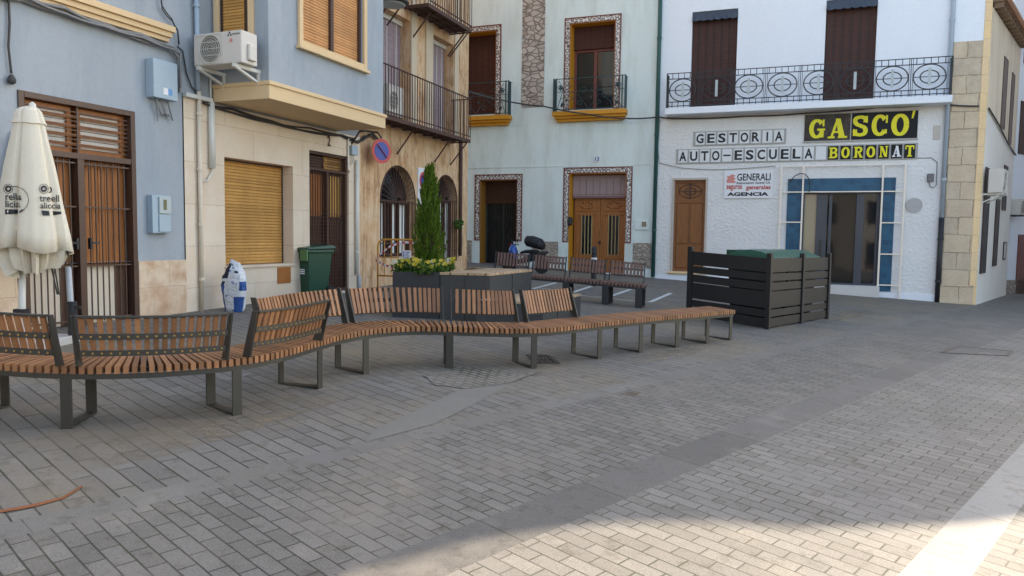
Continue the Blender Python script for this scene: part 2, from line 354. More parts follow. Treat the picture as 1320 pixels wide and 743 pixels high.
MT['tileblue']=blocks('blue_glazed_tile',(.007,.062,.13),(.011,.10,.185),(.04,.09,.14),.15,.15,.003,.35,off=0,bmp=.15,spk=.03,spks=10,spec=.3)
# paving: bricks run across the bands
TANG=math.atan2(.730,.683)
PR=-(TANG+math.pi/2)
PC=[(.200,.190,.180),(.265,.252,.238)]
ST=(.19,.155,.115)
MT['brickB']=blocks('granite_setts',(.130,.121,.109),(.174,.164,.150),(.045,.042,.034),.212,.098,.0055,.75,False,PR,bmp=.5,spk=.30,spks=160,stain=(.195,.172,.145),sth=(.5,.75),sscale=.7,warp=.012,smooth=.3)
MT['brickC']=blocks('granite_setts_pale',(.158,.147,.133),(.203,.191,.174),(.075,.07,.06),.214,.107,.0055,.75,False,PR,bmp=.5,spk=.28,spks=160,stain=(.22,.205,.19),sth=(.52,.8),sscale=.6,warp=.012,shift=(.07,.03,0),smooth=.3)
MT['slabA']=blocks('granite_planks',(.137,.128,.117),(.177,.167,.153),(.040,.038,.033),.62,.130,.007,.75,False,PR,bmp=.45,spk=.25,spks=150,stain=(.205,.168,.12),sth=(.45,.66),sscale=.42,warp=.015,shift=(.1,.05,0),smooth=.3)
MT['band']=blocks('band_slab_grey',(.150,.140,.126),(.176,.165,.149),(.10,.09,.08),.5,3.1,.004,.8,False,-TANG,bmp=.25,spk=.15,spks=140,stain=(.17,.165,.16),sth=(.5,.8),sscale=1.2,off=0)
MT['bandD']=blocks('band_slab_dark',(.108,.102,.095),(.142,.134,.125),(.05,.045,.04),.95,3.1,.005,.7,False,-TANG,bmp=.3,spk=.22,spks=120,stain=(.22,.2,.18),sth=(.55,.8),sscale=1.1,off=0)
MT['curb']=blocks('pale_kerb_stone',(.25,.242,.23),(.285,.277,.264),(.2,.185,.16),.9,3.1,.004,.7,False,-TANG,bmp=.2,spk=.10,spks=120,off=0)
MT['asphalt']=plain('road_ground',(.09,.088,.085),.9,.2,1,.4,60)
MT['cement']=plain('cement_patch',(.178,.168,.148),.85,.15,2,.4,60,.005,stain=(.15,.143,.125),sscale=3)
MT['cobble']=blocks('worn_setts',(.165,.15,.13),(.205,.188,.163),(.11,.10,.085),.13,.08,.012,.8,False,PR,bmp=.7,spk=.25,spks=90,stain=(.2,.18,.15),sth=(.45,.8),sscale=1.5,warp=.02)
MT['line']=plain('worn_road_paint',(.62,.62,.60),.7,.1,5,.2,60,stain=(.35,.34,.33),sth=(.5,.65),sscale=9)
MT['ochre']=plain('dirt_stain',(.23,.155,.085),.9,.3,5,.2,60)
def fade(name,col,k=4,sc_=6):
    m=plain(name,col,.9,.3,5,.2,60); nt=m.node_tree; b=nt.nodes['Principled BSDF']; tc=N(nt,'ShaderNodeTexCoord')
    v=N(nt,'ShaderNodeVectorMath',operation='DISTANCE'); nt.links.new(tc.outputs['Generated'],v.inputs[0]); v.inputs[1].default_value=(.5,.5,.0)
    a=ramp(nt,v.outputs['Value'],.5,.1); a=math_(nt,'MULTIPLY',a,ramp(nt,noise(nt,tc.outputs['Object'],sc_,5,.7),.35,.6)); nt.links.new(a,b.inputs['Alpha']); return m
MT['ochre']=fade('dirt_stain',(.20,.135,.075))
MT['tan']=fade('pale_dirt',(.27,.215,.15),4,4)
MT['rustpaint']=plain('orange_paint_mark',(.25,.085,.03),.8,.3,7)
MT['iron']=plain('cast_iron',(.06,.055,.05),.6,.3,8,.3,60,metal=.3,stain=(.12,.06,.03),sth=(.5,.7),sscale=5)
# joinery and metal
MT['slatwood']=woodmat('bench_hardwood',(.50,.27,.12),.5,(3,3,3),5,.62)
def seatwood():
    m,nt,b,co=base('bench_seat_hardwood',.5,0,.35); f=noise(nt,co,9,5,.6); c=mixc(nt,f,(.19,.088,.045),(.40,.195,.088))
    ge=N(nt,'ShaderNodeNewGeometry'); rnd=ge.outputs['Random Per Island']; c=mixc(nt,rnd,mixc(nt,1.0,c,(.66,.64,.64),'MULTIPLY'),mixc(nt,1.0,c,(1.28,1.28,1.28),'MULTIPLY'))
    g=noise(nt,co,70,3,.6); c=mixc(nt,g,mixc(nt,1.0,c,(.8,.8,.8),'MULTIPLY'),c); nt.links.new(c,b.inputs['Base Color']); bump(nt,b,g,.12,.003); return m
MT['seatwood']=seatwood()
def facedeck(name,col,hi):
    m=seatwood(); m.name=name; return m
MT['oldslat']=plain('weathered_bench_slat',(.17,.095,.075),.6,.25,6)
MT['doorwood']=woodmat('door_wood',(.44,.16,.045),.45,(5,5,.6),4,.5)
MT['doorwood2']=woodmat('carved_door_wood',(.42,.16,.045),.45,(5,5,.6),4,.55)
MT['darkwood']=woodmat('dark_wood',(.085,.035,.022),.5,(5,5,.6),4,.5)
MT['shutter']=plain('shutter_slats',(.56,.30,.085),.55,.08,2,0,sc3=(1,1,1))
MT['shutter2']=plain('bay_shutter_slats',(.62,.31,.12),.55,.08,2)  # warmer brown slats for the bay window shutters
for k_ in ('shutter','shutter2'):
    nt=MT[k_].node_tree; b=nt.nodes['Principled BSDF']; src=b.inputs['Base Color'].links[0].from_socket; ge=N(nt,'ShaderNodeNewGeometry')
    tc=N(nt,'ShaderNodeTexCoord'); d_=noise(nt,tc.outputs['Object'],2.2,5,.65,(1,1,.35)); c=mixc(nt,ge.outputs['Random Per Island'],mixc(nt,1.0,src,(.86,.85,.84),'MULTIPLY'),mixc(nt,1.0,src,(1.08,1.08,1.08),'MULTIPLY'))
    c=mixc(nt,ramp(nt,d_,.45,.7),c,mixc(nt,1.0,c,(.80,.78,.76),'MULTIPLY')); nt.links.new(c,b.inputs['Base Color'])
MT['brownframe']=plain('brown_lacquered_metal',(.075,.038,.028),.4,.15,3)
MT['greymetal']=plain('bench_steel',(.045,.043,.037),.5,.12,6,.1,120,metal=.2)
MT['black']=plain('black_iron',(.022,.022,.026),.5,.2,6)
MT['greeniron']=plain('green_iron',(.02,.06,.065),.45,.2,6)
MT['greenpipe']=plain('green_downpipe',(.02,.085,.075),.45,.1,3)
MT['rust']=plain('rusty_iron',(.085,.042,.032),.75,.35,9)
MT['maroon']=plain('maroon_frame',(.17,.04,.03),.4,.12,4)
MT['orange']=plain('mustard_paint',(.62,.27,.02),.55,.08,3)
MT['yellow']=plain('yellow_barrier_paint',(.62,.29,.05),.45,.12,6)
MT['whiteplastic']=plain('white_plastic',(.66,.65,.60),.4,.06,3)
MT['acbody']=plain('ac_casing',(.64,.60,.54),.4,.06,3)
MT['acgrille']=plain('ac_grille',(.19,.19,.165),.5,.15,9)
MT['greypipe']=plain('grey_pipe',(.42,.45,.48),.5,.08,3)
MT['cable']=plain('cable_sheath',(.05,.048,.046),.6,.2,8)
MT['cablegrey']=plain('grey_cable',(.22,.22,.22),.6,.2,8)
MT['bluebox']=plain('blue_utility_box',(.36,.46,.53),.5,.06,3)
MT['greyplate']=plain('grey_plate',(.45,.5,.5),.5,.06,3)
MT['binsteel']=plain('charcoal_boards',(.017,.018,.020),.42,.14,1.5,.05,60,spec=.3)
MT['planterbox']=plain('charcoal_panels',(.024,.026,.029),.5,.12,1.5,.05,60)
MT['planterbox2']=plain('grey_panels',(.042,.045,.046),.5,.12,1.5,.05,60)
MT['decktan']=blocks('timber_deck',(.36,.245,.155),(.46,.33,.21),(.12,.08,.05),1.6,.12,.006,.6,False,-.25,bmp=.3,spk=.15,spks=40,smooth=.2)
MT['bingreen']=plain('green_plastic',(.008,.062,.035),.42,.1,2,spec=.5)
MT['lidgreen']=plain('container_lid_plastic',(.015,.10,.07),.35,.12,2,spec=.5)
MT['clipgreen']=plain('faded_green_plastic',(.10,.22,.09),.5,.1,4)
MT['darkplastic']=plain('black_plastic',(.02,.02,.02),.45,.1,4)
MT['canvas']=plain('cream_canvas',(.72,.655,.53),.85,.06,2,.15,200,.002,stain=(.64,.57,.46),sth=(.55,.9),sscale=1.5)
MT['darkcanvas']=plain('dark_canvas',(.05,.06,.06),.85,.1,2)
MT['sack']=plain('white_sack',(.66,.68,.70),.45,.08,5,.8,11,.06,stain=(.03,.09,.30),sth=(.60,.63),sscale=7)
MT['sackblue']=plain('blue_print',(.02,.08,.27),.45,.15,6,.4,14,.03)
MT['sacknavy']=plain('dark_print',(.01,.012,.03),.5,.15,6)
MT['paper']=plain('paper',(.78,.78,.80),.6,.03,5)
MT['ink']=plain('black_ink',(.012,.012,.016),.5,.05,5)
MT['signyellow']=plain('yellow_letter',(.80,.72,.01),.45,.05,5)
MT['signblack']=plain('black_enamel',(.010,.010,.013),.5,.1,3,spec=.2)
MT['signbrown']=plain('browned_enamel',(.045,.034,.028),.5,.2,3,spec=.2,stain=(.08,.065,.05),sth=(.45,.7),sscale=6)
MT['tilewhite']=plain('white_letter_tile',(.70,.71,.72),.3,.04,5)
MT['tilegrey']=plain('tile_frame',(.40,.39,.37),.6,.1,6)
MT['signred']=plain('sign_red',(.55,.05,.05),.4,.05,5)
MT['signblue']=plain('sign_blue',(.03,.06,.32),.4,.05,5)
MT['salmon']=plain('faded_red_print',(.68,.25,.22),.5,.1,8)
MT['redtext']=plain('red_lettering',(.50,.08,.07),.5,.05,5)
MT['whiteframe']=plain('painted_tube_frame',(.90,.80,.68),.4,.05,4)
MT['anth']=plain('anthracite_frame',(.05,.058,.075),.35,.08,4)
MT['curtain']=plain('net_curtain',(.78,.78,.74),.9,.2,4,sc3=(9,9,.3))
MT['cream2']=plain('warm_interior_screen',(.72,.62,.5),.8,.1,3)
MT['bark']=plain('bark',(.10,.065,.04),.9,.2,8)
MT['soil']=plain('soil',(.04,.028,.02),.95,.3,12,.6,30,.02)
MT['roof']=plain('terracotta_roof',(.32,.15,.08),.9,.2,6)
MT['farwall']=plain('far_house_wall',(.62,.62,.64),.9,.08,.8,.1)
MT['farsand']=plain('street_upper_wall',(.74,.62,.47),.9,.14,1,.3,20,.01,stain=(.40,.32,.24),sth=(.5,.85),sc3=(2,2,.3))
MT['farwhite']=plain('street_white_wall',(.80,.75,.68),.85,.06,1,.1)
MT['mopedblue']=plain('blue_fairing',(.02,.10,.42),.25,.05,3,coat=.5)
MT['rubber']=plain('rubber',(.02,.02,.02),.8,.1,6)
MT['redlens']=plain('red_lens',(.45,.02,.02),.2,.05,3)
MT['brownstuff']=plain('seat_cover',(.025,.022,.022),.7,.1,6)
def glassmat(name,col,rough=.04):
    m,nt,b,co=base(name,rough,0,.9); b.inputs['Base Color'].default_value=(*col,1); b.inputs['IOR'].default_value=1.5; b.inputs['Specular IOR Level'].default_value=.5
    bump(nt,b,noise(nt,co,1.5,2,.5),.03,.05); return m
MT['glass']=glassmat('window_glass',(.012,.015,.018))
MT['glasswarm']=glassmat('door_glass',(.022,.020,.018)); MT['glasswarm'].node_tree.nodes['Principled BSDF'].inputs['Specular IOR Level'].default_value=.22
MT['glassreflect']=glassmat('side_glass_reflection',(.30,.25,.17),.1)  # cream reflection put into the base colour of the left entrance pane
def blindmat(name,c1,c2,n=14):
    m,nt,b,co=base(name,.75,0,.25); s=N(nt,'ShaderNodeSeparateXYZ'); nt.links.new(co,s.inputs[0])
    wv=math_(nt,'FRACT',math_(nt,'MULTIPLY',s.outputs['Z'],28)); f=ramp(nt,wv,.0,.6)
    c=mixc(nt,f,mul(c1,.6),c1); ln=math_(nt,'FRACT',math_(nt,'MULTIPLY',s.outputs['X'],4.6)); c=mixc(nt,math_(nt,'LESS_THAN',ln,.07),c,c2)
    c=mixc(nt,noise(nt,co,3,5,.6,(1,1,6)),mixc(nt,1.0,c,(.65,.65,.65),'MULTIPLY'),mixc(nt,1.0,c,(1.25,1.2,1.2),'MULTIPLY'))
    nt.links.new(c,b.inputs['Base Color']); bump(nt,b,wv,.3,.006); return m
MT['blindbrown']=blindmat('brown_reed_blind',(.085,.034,.026),(.04,.016,.013))
MT['blindpurple']=blindmat('brown_violet_reed_blind',(.085,.042,.036),(.04,.02,.017))
MT['blindgrey']=blindmat('grey_lilac_blind',(.36,.28,.30),(.2,.15,.16))
def bordermat():
    m,nt,b,co=base('patterned_border_tile',.3,0,.5); w_=wallco(nt,co)
    v=N(nt,'ShaderNodeTexVoronoi',feature='F1'); v.inputs['Scale'].default_value=7.2; v.inputs['Randomness'].default_value=.35; nt.links.new(w_,v.inputs['Vector'])
    d=v.outputs['Distance']; a=math_(nt,'LESS_THAN',math_(nt,'ABSOLUTE',math_(nt,'SUBTRACT',d,.42)),.09); a2=math_(nt,'LESS_THAN',d,.14)
    c=mixc(nt,a,(.62,.60,.57),(.13,.09,.08)); c=mixc(nt,a2,c,(.26,.13,.12)); nt.links.new(c,b.inputs['Base Color']); return m
MT['border']=bordermat()
def leafmat(name,a,b_,tr=.3):
    m,nt,b,co=base(name,.6,0,.3); ge=N(nt,'ShaderNodeNewGeometry'); c=mixc(nt,ge.outputs['Random Per Island'],a,b_)
    c=mixc(nt,noise(nt,co,5,3,.6),mixc(nt,1.0,c,(.7,.7,.7),'MULTIPLY'),c)
    nt.links.new(c,b.inputs['Base Color'])
    t=N(nt,'ShaderNodeBsdfTranslucent'); nt.links.new(c,t.inputs[0]); mx=N(nt,'ShaderNodeMixShader'); mx.inputs[0].default_value=tr
    nt.links.new(b.outputs[0],mx.inputs[1]); nt.links.new(t.outputs[0],mx.inputs[2]); nt.links.new(mx.outputs[0],nt.nodes['Material Output'].inputs[0]); return m
MT['cypress']=leafmat('cypress_foliage',(.05,.11,.010),(.17,.28,.025))
MT['leaf']=leafmat('bedding_leaf',(.04,.10,.015),(.12,.21,.035))
MT['petal']=leafmat('yellow_petal',(.55,.42,.02),(.75,.62,.10))
MT['petalw']=leafmat('cream_petal',(.65,.6,.42),(.8,.75,.6))
# ------------------------------------------------------------------ ground
tv=Vector((math.cos(TANG),math.sin(TANG),0)); nv=Vector((math.sin(TANG),-math.cos(TANG),0))
def strip(name,mat,n0,n1,t0=-40,t1=75,dz=0,step=5):
    mb=MB(); mb.base=Matrix.Identity(4); ns=[n0+(n1-n0)*i/max(1,math.ceil((n1-n0)/8)) for i in range(max(1,math.ceil((n1-n0)/8))+1)]
    ts=[t0+(t1-t0)*i/((t1-t0)//step) for i in range(int((t1-t0)//step)+1)]; vs=[];fs=[]
    for t in ts:
        for n in ns:
            p=tv*t+nv*n; vs.append((p.x,p.y,gz(p.x,p.y)+dz))
    k=len(ns)
    for i in range(len(ts)-1):
        for j in range(k-1): fs.append((i*k+j,i*k+j+1,(i+1)*k+j+1,(i+1)*k+j))
    mb.add(vs,fs); o=structure(obj(name,mb,mat)); return o
mb=MB(); mb.base=Matrix.Identity(4)
vs=[];fs=[]; xs=[-600,-200,-45,0,60,200,600]; ys=[-600,-200,-40,0,60,200,900]
for y in ys:
    for x in xs: vs.append((x,y,gz(x,y)-.25))
for i in range(6):
    for j in range(6): fs.append((i*7+j,i*7+j+1,(i+1)*7+j+1,(i+1)*7+j))
mb.add(vs,fs); structure(obj('ground',mb,MT['asphalt']))
strip('plaza_paving',MT['slabA'],-45,-4.42)
strip('paving_band',MT['band'],-4.42,-4.22)
strip('sett_paving',MT['brickB'],-4.22,-2.90)
strip('dark_paving_band',MT['bandD'],-2.90,-2.55)
strip('pale_sett_paving',MT['brickC'],-2.55,-1.05)
strip('kerb',MT['curb'],-1.05,-.78)
strip('pavement',MT['brickC'],-.78,40)
def patch(name,pxs,mat,dz=.004,thick=0,world=False,jag=0):
    P=[G(*p) if not world else Vector((p[0],p[1],0)) for p in pxs]
    if jag:
        Q=[]
        for i in range(len(P)):
            a,b=P[i],P[(i+1)%len(P)]; n=max(2,int((b-a).length/.12))
            for k in range(n): q=a.lerp(b,k/n); Q.append(q+Vector((random.uniform(-jag,jag),random.uniform(-jag,jag),0)))
        P=Q
    mb=MB(); c=sum(P,Vector())/len(P); mb.base=Matrix.Identity(4)
    vs=[(p.x,p.y,gz(p.x,p.y)+dz) for p in P]; mb.add(vs,[tuple(range(len(vs)))]); bm=None
    o=obj(name,mb,mat); 
    if o.data.polygons[0].normal.z<0: o.data.flip_normals()
    return structure(o)
# cement seam branching off the band, worn cobbles, joints
seam_lo=[(470,571),(560,547),(617,519),(655,498),(700,477),(745,457),(800,431),(850,410)]
seam_up=[(840,409),(790,430),(735,455),(676,476),(632,491),(592,503),(540,528),(480,556)]
patch('cement_seam',seam_lo[:4]+seam_up[4:],MT['cement'],.0035)
patch('worn_cobbles',[(545,484),(590,474),(668,478),(700,480),(650,496),(600,502),(560,497)],MT['cobble'],.0065,jag=.02)
patch('ground_stain',[(770,507),(800,501),(835,504),(815,511),(785,512)],MT['ochre'],.006,jag=.03)
patch('ground_stain',[(972,465),(990,462),(1003,465),(985,468)],MT['ochre'],.006,jag=.03)
patch('ground_stain',[(585,463),(620,458),(665,466),(690,476),(640,473),(600,471)],MT['ochre'],.006,jag=.05)
patch('ground_stain',[(-20,530),(120,548),(330,520),(470,480),(560,470),(520,495),(400,530),(250,580),(90,615),(-20,620)],MT['tan'],.005,jag=.02)
patch('ground_stain',[(700,478),(760,455),(860,452),(930,440),(900,455),(800,475)],MT['tan'],.005,jag=.02)
patch('ground_stain',[(1010,395),(1100,390),(1130,405),(1040,420)],MT['tan'],.005,jag=.02)
patch('paint_mark',[(0,659),(40,652),(80,642),(106,627),(107,629),(83,644),(45,654.5),(0,662.5)],MT['rustpaint'],.006)
# parking bay lines
def pline(a,b,wd,mat=MT['line'],name='parking_line',dz=.008):
    a,b=G(*a),G(*b); d=(b-a).normalized(); n=Vector((-d.y,d.x,0))*wd/2
    P=[a-n,b-n,b+n,a+n]; mb=MB(); mb.base=Matrix.Identity(4); mb.add([(p.x,p.y,gz(p.x,p.y)+dz) for p in P],[(0,1,2,3)]); o=obj(name,mb,mat)
    if o.data.polygons[0].normal.z<0: o.data.flip_normals()
    return structure(o)
for a,b in (((686.7,373),(717,365)),((736.7,378),(763,369.5)),((782.5,384),(813,373.5)),((838,390),(865,378.5))): pline(a,b,.10)
pline((735,380),(840,391),.05); pline((690,371.5),(740,377),.05)
pline((1282,380),(1320,376),.12)
MT['palefade']=fade('scuffed_paint_trace',(.42,.42,.42),4,9)
for P_ in ([(-10,485),(55,478),(70,492),(20,508),(-10,510)],[(125,515),(190,505),(205,512),(150,528)],[(275,485),(335,472),(345,478),(285,494)],[(30,470),(120,462),(140,470),(60,485)]): patch('ground_stain',P_,MT['palefade'],.006)
# drain grate and manhole covers
def iron_frame(name,pxs,label,cat,bars=True):
    P=[G(*p) for p in pxs]; c=sum(P,Vector())/4; u=(P[1]-P[0]); L=u.length; u.normalize(); v=(P[3]-P[0]); Wd=v.length
    X=u; nz=Vector((S1*-1,S2*-1,1)).normalized(); Y=nz.cross(X).normalized()
    M=Matrix(((X.x,Y.x,nz.x,P[0].x),(X.y,Y.y,nz.y,P[0].y),(X.z,Y.z,nz.z,gz(P[0].x,P[0].y)),(0,0,0,1)))
    s=1 if v.dot(Y)>0 else -1
    t=thing(name,label,cat,M); f=MB(M); f.box(0,L,0,s*.05,-.05,.012); f.box(0,L,s*(Wd-.05),s*Wd,-.05,.012); f.box(0,.05,s*.05,s*(Wd-.05),-.05,.012); f.box(L-.05,L,s*.05,s*(Wd-.05),-.05,.012)
    obj('rim',f,MT['iron'],t)
    f=MB(M)
    if bars:
        k=int(L/.05)
        for i in range(1,k): x=L*i/k; f.box(x-.011,x+.011,s*.052,s*(Wd-.052),-.04,.008)
        f.box(.05,L-.05,s*(Wd/2-.015),s*(Wd/2+.015),-.04,.0095)
    else:
        f.box(.055,L-.055,s*.055,s*(Wd-.055),-.04,.006)
    obj('grille' if bars else 'cover_plate',f,MT['iron'] if bars else MT['brickC'],t)
iron_frame('drain_grate',[(690,469),(722,469.5),(738,462),(712,461)],'rusty slotted drain grate in the paving under the long curved bench','drain grate')
P_=[G(*p) for p in ((1214,455),(1297,459),(1304,453),(1237,447))]
for q in P_: q.z=gz(q.x,q.y)
c_=sum(P_,Vector())/4; t=thing('manhole_cover','worn rectangular iron manhole frame set in the setts beside the dark paving band','manhole cover',Matrix.Translation(c_))
F=MB()
for k in range(4): a,b=P_[k],P_[(k+1)%4]; F.bar(a+Vector((0,0,-.018)),b+Vector((0,0,-.018)),.06,.05)
obj('rim',F,MT['iron'],t)
F=MB(); Q_=[c_+(q-c_)*.93 for q in P_]; F.add([(q.x,q.y,q.z+.005) for q in Q_],[(0,1,2,3)]); o=obj('cover_plate',F,MT['bandD'],t)
if o.data.polygons[0].normal.z<0: o.data.flip_normals()
# ------------------------------------------------------------------ houses on the left
L=FL.px
ZT=13.0
# --- blue house with big double door
s1=L(236,200)[0]; s0=s1-7.5
g0=FL.g(s1)
T=thing('townhouse','grey-blue rendered house with marble plinth and barred wooden double door','house',FL.at(s0,0,g0))
zpl=(L(180,337)[1]+L(236,335)[1])/2
ds0,ds1=L(22,121)[0],L(175,250)[0]; dzt=L(171,144)[1]; dzb=FL.g(ds1)+.0
F=MB(FL.M); grid(F,s0,s1,zpl,ZT,0,[(ds0,ds1,zpl-.001,dzt)],.28); shell(F,s0,s1,zpl,ZT,9)
obj('wall',F,MT['blue'],T,recalc=False)
F=MB(FL.M); F.box(s0,ds0-.002,-.03,.3,g0-.5,zpl); F.box(ds1+.002,s1,-.03,.3,g0-.5,zpl); pieces('plinth',F,MT['marble'],T,bevel=.006)
F=MB(FL.M); F.box(s0,s1-.0,.3,9,g0-.5,zpl); obj('core',F,MT['blue'],T)
cz0=L(221,54,.12)[1]; cz1=L(229,37,.12)[1]; cs=L(222,50,.12)[0]; h=cz1-cz0
F=MB(FL.M)
for i,(a,b,d) in enumerate(((0,.28,.07),(.28,.62,.11),(.62,1,.15))): F.box(s0,cs+.02*i,-d,0-.001,cz0+h*a,cz0+h*b)
obj('cornice',F,MT['cream'],T,bevel=.006)
# door
D=obj('door_frame',(lambda f:(frame(f,ds0,ds1,dzb-.05,dzt,.07,-.02,.10,False),f.box(ds0+.07,ds1-.07,-.015,.10,L(171,206)[1],L(171,213)[1]),f.box(L(106,300)[0]-.045,L(106,300)[0]+.045,-.012,.09,dzb-.05,L(171,206)[1]),f)[-1])(MB(FL.M)),MT['brownframe'],T,bevel=.004)
zm0,zm1=L(171,213)[1],L(171,206)[1]; xm=L(106,300)[0]; zs=L(170,341)[1]
for a,b in ((ds0+.075,xm-.05),(xm+.05,ds1-.075)):
    dr=obj('door',(lambda f:([f.box(a+(b-a)*i/7+.004,a+(b-a)*(i+1)/7-.004,.13,.17,zs,zm0) for i in range(7)],f.box(a,b,.15,.2,dzb-.05,zm0),f)[-1])(MB(FL.M)),MT['doorwood'],T)
    F=MB(FL.M); F.box(a+.01,b-.2,.10,.125,dzb,zs-.01); obj('lower_screen',F,MT['cream2'],dr)
    F=MB(FL.M); F.box(b-.19,b,.10,.127,dzb,zs-.012); obj('lower_post',F,MT['darkwood'],dr)
    g_=MB(FL.M); n=8
    for i in range(1,n): x=a+(b-a)*i/n; g_.box(x-.006,x+.006,.02,.034,dzb+.02,zm0-.01)
    for z in (dzb+.06,L(171,270)[1],zs,zm0-.05): g_.box(a,b,.018,.038,z-.01,z+.01)
    obj('grille',g_,MT['brownframe'],dr)
    F=MB(FL.M); z=L(171,313)[1]; F.box(b-.12 if a<xm-.5 else a+.05,b-.0 if a<xm-.5 else a+.17,-.03,.0,z-.012,z+.012); F.box((b-.05) if a<xm-.5 else a+.04,(b-.02) if a<xm-.5 else a+.07,-.03,.02,z-.08,z+.06); obj('handle',F,MT['black'],dr)
w_=obj('transom_window',(lambda f:(frame(f,ds0+.075,xm-.03,zm1+.005,dzt-.075,.06,.10,.16),frame(f,xm+.03,ds1-.075,zm1+.005,dzt-.075,.06,.10,.16),[f.box(ds0+.14,ds1-.14,.075,.098,z-.018,z+.018) for z in [zm1+(dzt-.08-zm1)*k/5 for k in (1,2,3,4)]],f)[-1])(MB(FL.M)),MT['doorwood'],T)
F=MB(FL.M); F.box(ds0+.13,xm-.09,.14,.15,zm1+.06,dzt-.13); F.box(xm+.09,ds1-.13,.14,.15,zm1+.06,dzt-.13); pieces('pane',F,MT['curtain'],w_)
F=MB(FL.M)
for k in range(1,10): z=zm1+(dzt-.08-zm1)*k/10; F.box(ds0+.08,ds1-.08,.03,.042,z-.005,z+.005)
F.box(xm-.012,xm+.012,.028,.045,zm1,dzt-.07); obj('bars',F,MT['brownframe'],w_)
F=MB(FL.M); F.box(ds0,ds1,.2,.8,dzb-.3,dzt); obj('doorway_back',F,MT['darkwood'],T)
def wallbox(name,fr,x0,x1,z0,z1,d,mat,label,cat,extra=None,y0=0):
    t=thing(name,label,cat,fr.at((x0+x1)/2,y0,min(z0,z1))); F=MB(fr.M); F.box(x0,x1,y0-d,y0-.001,z0,z1); obj('casing',F,mat,t,bevel=.008)
    if extra: extra(t)
    return t
# gas meter box
a,b=L(196,250,.1)[0],L(220,250,.1)[0]; z1=L(208,252,.1)[1]; z0=L(208,301,.1)[1]
def ex(t):
    F=MB(FL.M); F.box(a+.10,b-.015,-.125,-.1005,z0+(z1-z0)*.52,z1-.02); obj('door',F,MT['greyplate'],t,bevel=.005)
    F=MB(FL.M); F.box(a+.10,b-.02,-.118,-.1005,z0+.02,z0+(z1-z0)*.49); obj('lower_panel',F,MT['bluebox'],t,bevel=.005)
    F=MB(FL.M); F.box(a+.17,b-.10,-.132,-.1255,z0+(z1-z0)*.62,z1-.06); obj('meter_window',F,plain('olive_window',(.16,.16,.08),.2),t)
wallbox('meter_box',FL,a,b,z0,z1,.1,MT['bluebox'],'pale blue gas meter box on the blue wall right of the barred door','meter box',ex)
a2,b2=L(198,100,.15)[0],L(229,100,.15)[0]; z1=L(214,79,.15)[1]; z0=L(214,128,.15)[1]
def ex(t):
    F=MB(FL.M); F.box(a2+.16,a2+.24,-.153,-.1505,z0+.06,z0+.15); obj('sticker',F,MT['paper'],t)
    F=MB(FL.M); F.box(a2+.24,a2+.31,-.153,-.1505,z0+.06,z0+.15); obj('sticker',F,plain('blue_sticker',(.12,.3,.6),.4),t)
    F=MB(FL.M)
    for k in range(3): F.tube([(a2+.1+.1*k,-.08,z0),(a2+.12+.1*k,-.09,z0-.12),(a2+.2+.1*k,-.06,z0-.2-.03*k),(a2+.34,-.03,z0-.18)],.012,6)
    F.tube([(a2+.12,-.05,z0-.05),(a2+.16,-.04,z0-.3)],.008,5); obj('wiring',F,MT['cablegrey'],t)
wallbox('junction_box',FL,a2,b2,z0,z1,.15,MT['bluebox'],'tall pale blue electrical box high on the blue wall with wires below','electrical box',ex)
def wallcable(name,fr,pxs,r,off,label,mat,n=1,seed=1):
    rr=random.Random(seed); F=MB(fr.M)
    for k in range(n):
        pts=[]
        for (x,y) in pxs: s,z=fr.px(x,y,off); pts.append(Vector((s,-off-k*r*.7+rr.uniform(0,.01),z+(rr.uniform(-1,1)*.045 if n>1 else 0))))
        Q=[]
        for i in range(len(pts)-1):
            for j in range(5):
                q=pts[i].lerp(pts[i+1],j/5); q.z-=(.015*math.sin(math.pi*j/5) if n>1 else 0); Q.append(q)
        Q.append(pts[-1]); F.tube(Q,r,6)
    return tag(obj(name,F,mat,smooth=True),label,'cable')
wallcable('cable_bundle',FL,[(-20,-8),(30,2),(80,14),(130,30),(180,48),(222,62),(229,72),(229,118)],.016,.05,'thick bundle of grey wires along the blue wall under the cream moulding',MT['cablegrey'],6,3)
wallcable('hanging_wire',FL,[(0,-12),(12,4),(13,30),(11,60),(15,95)],.013,.04,'single dark wire hanging down the blue wall at far left',MT['cable'])
F=MB(FL.M); s,z=L(15,100,.05); F.lathe([(.01,0),(.04,.02),(.045,.06),(.02,.11)],(s,-.05,z-.08)); tag(obj('lamp_socket',F,MT['cable'],smooth=True),'small round fitting at the end of the wire on the blue wall','lamp socket')
wallcable('loose_wire',FL,[(229,60),(236,66),(241,95),(247,112),(256,122)],.011,.04,'loose dark wire curling beside the air conditioner on the blue wall',MT['cable'])
wallcable('vertical_wires',FL,[(208,-10),(209,10),(222,28),(229,38),(231,60)],.009,.06,'thin dark wires hanging above the right end of the cream moulding',MT['cable'],2,5)
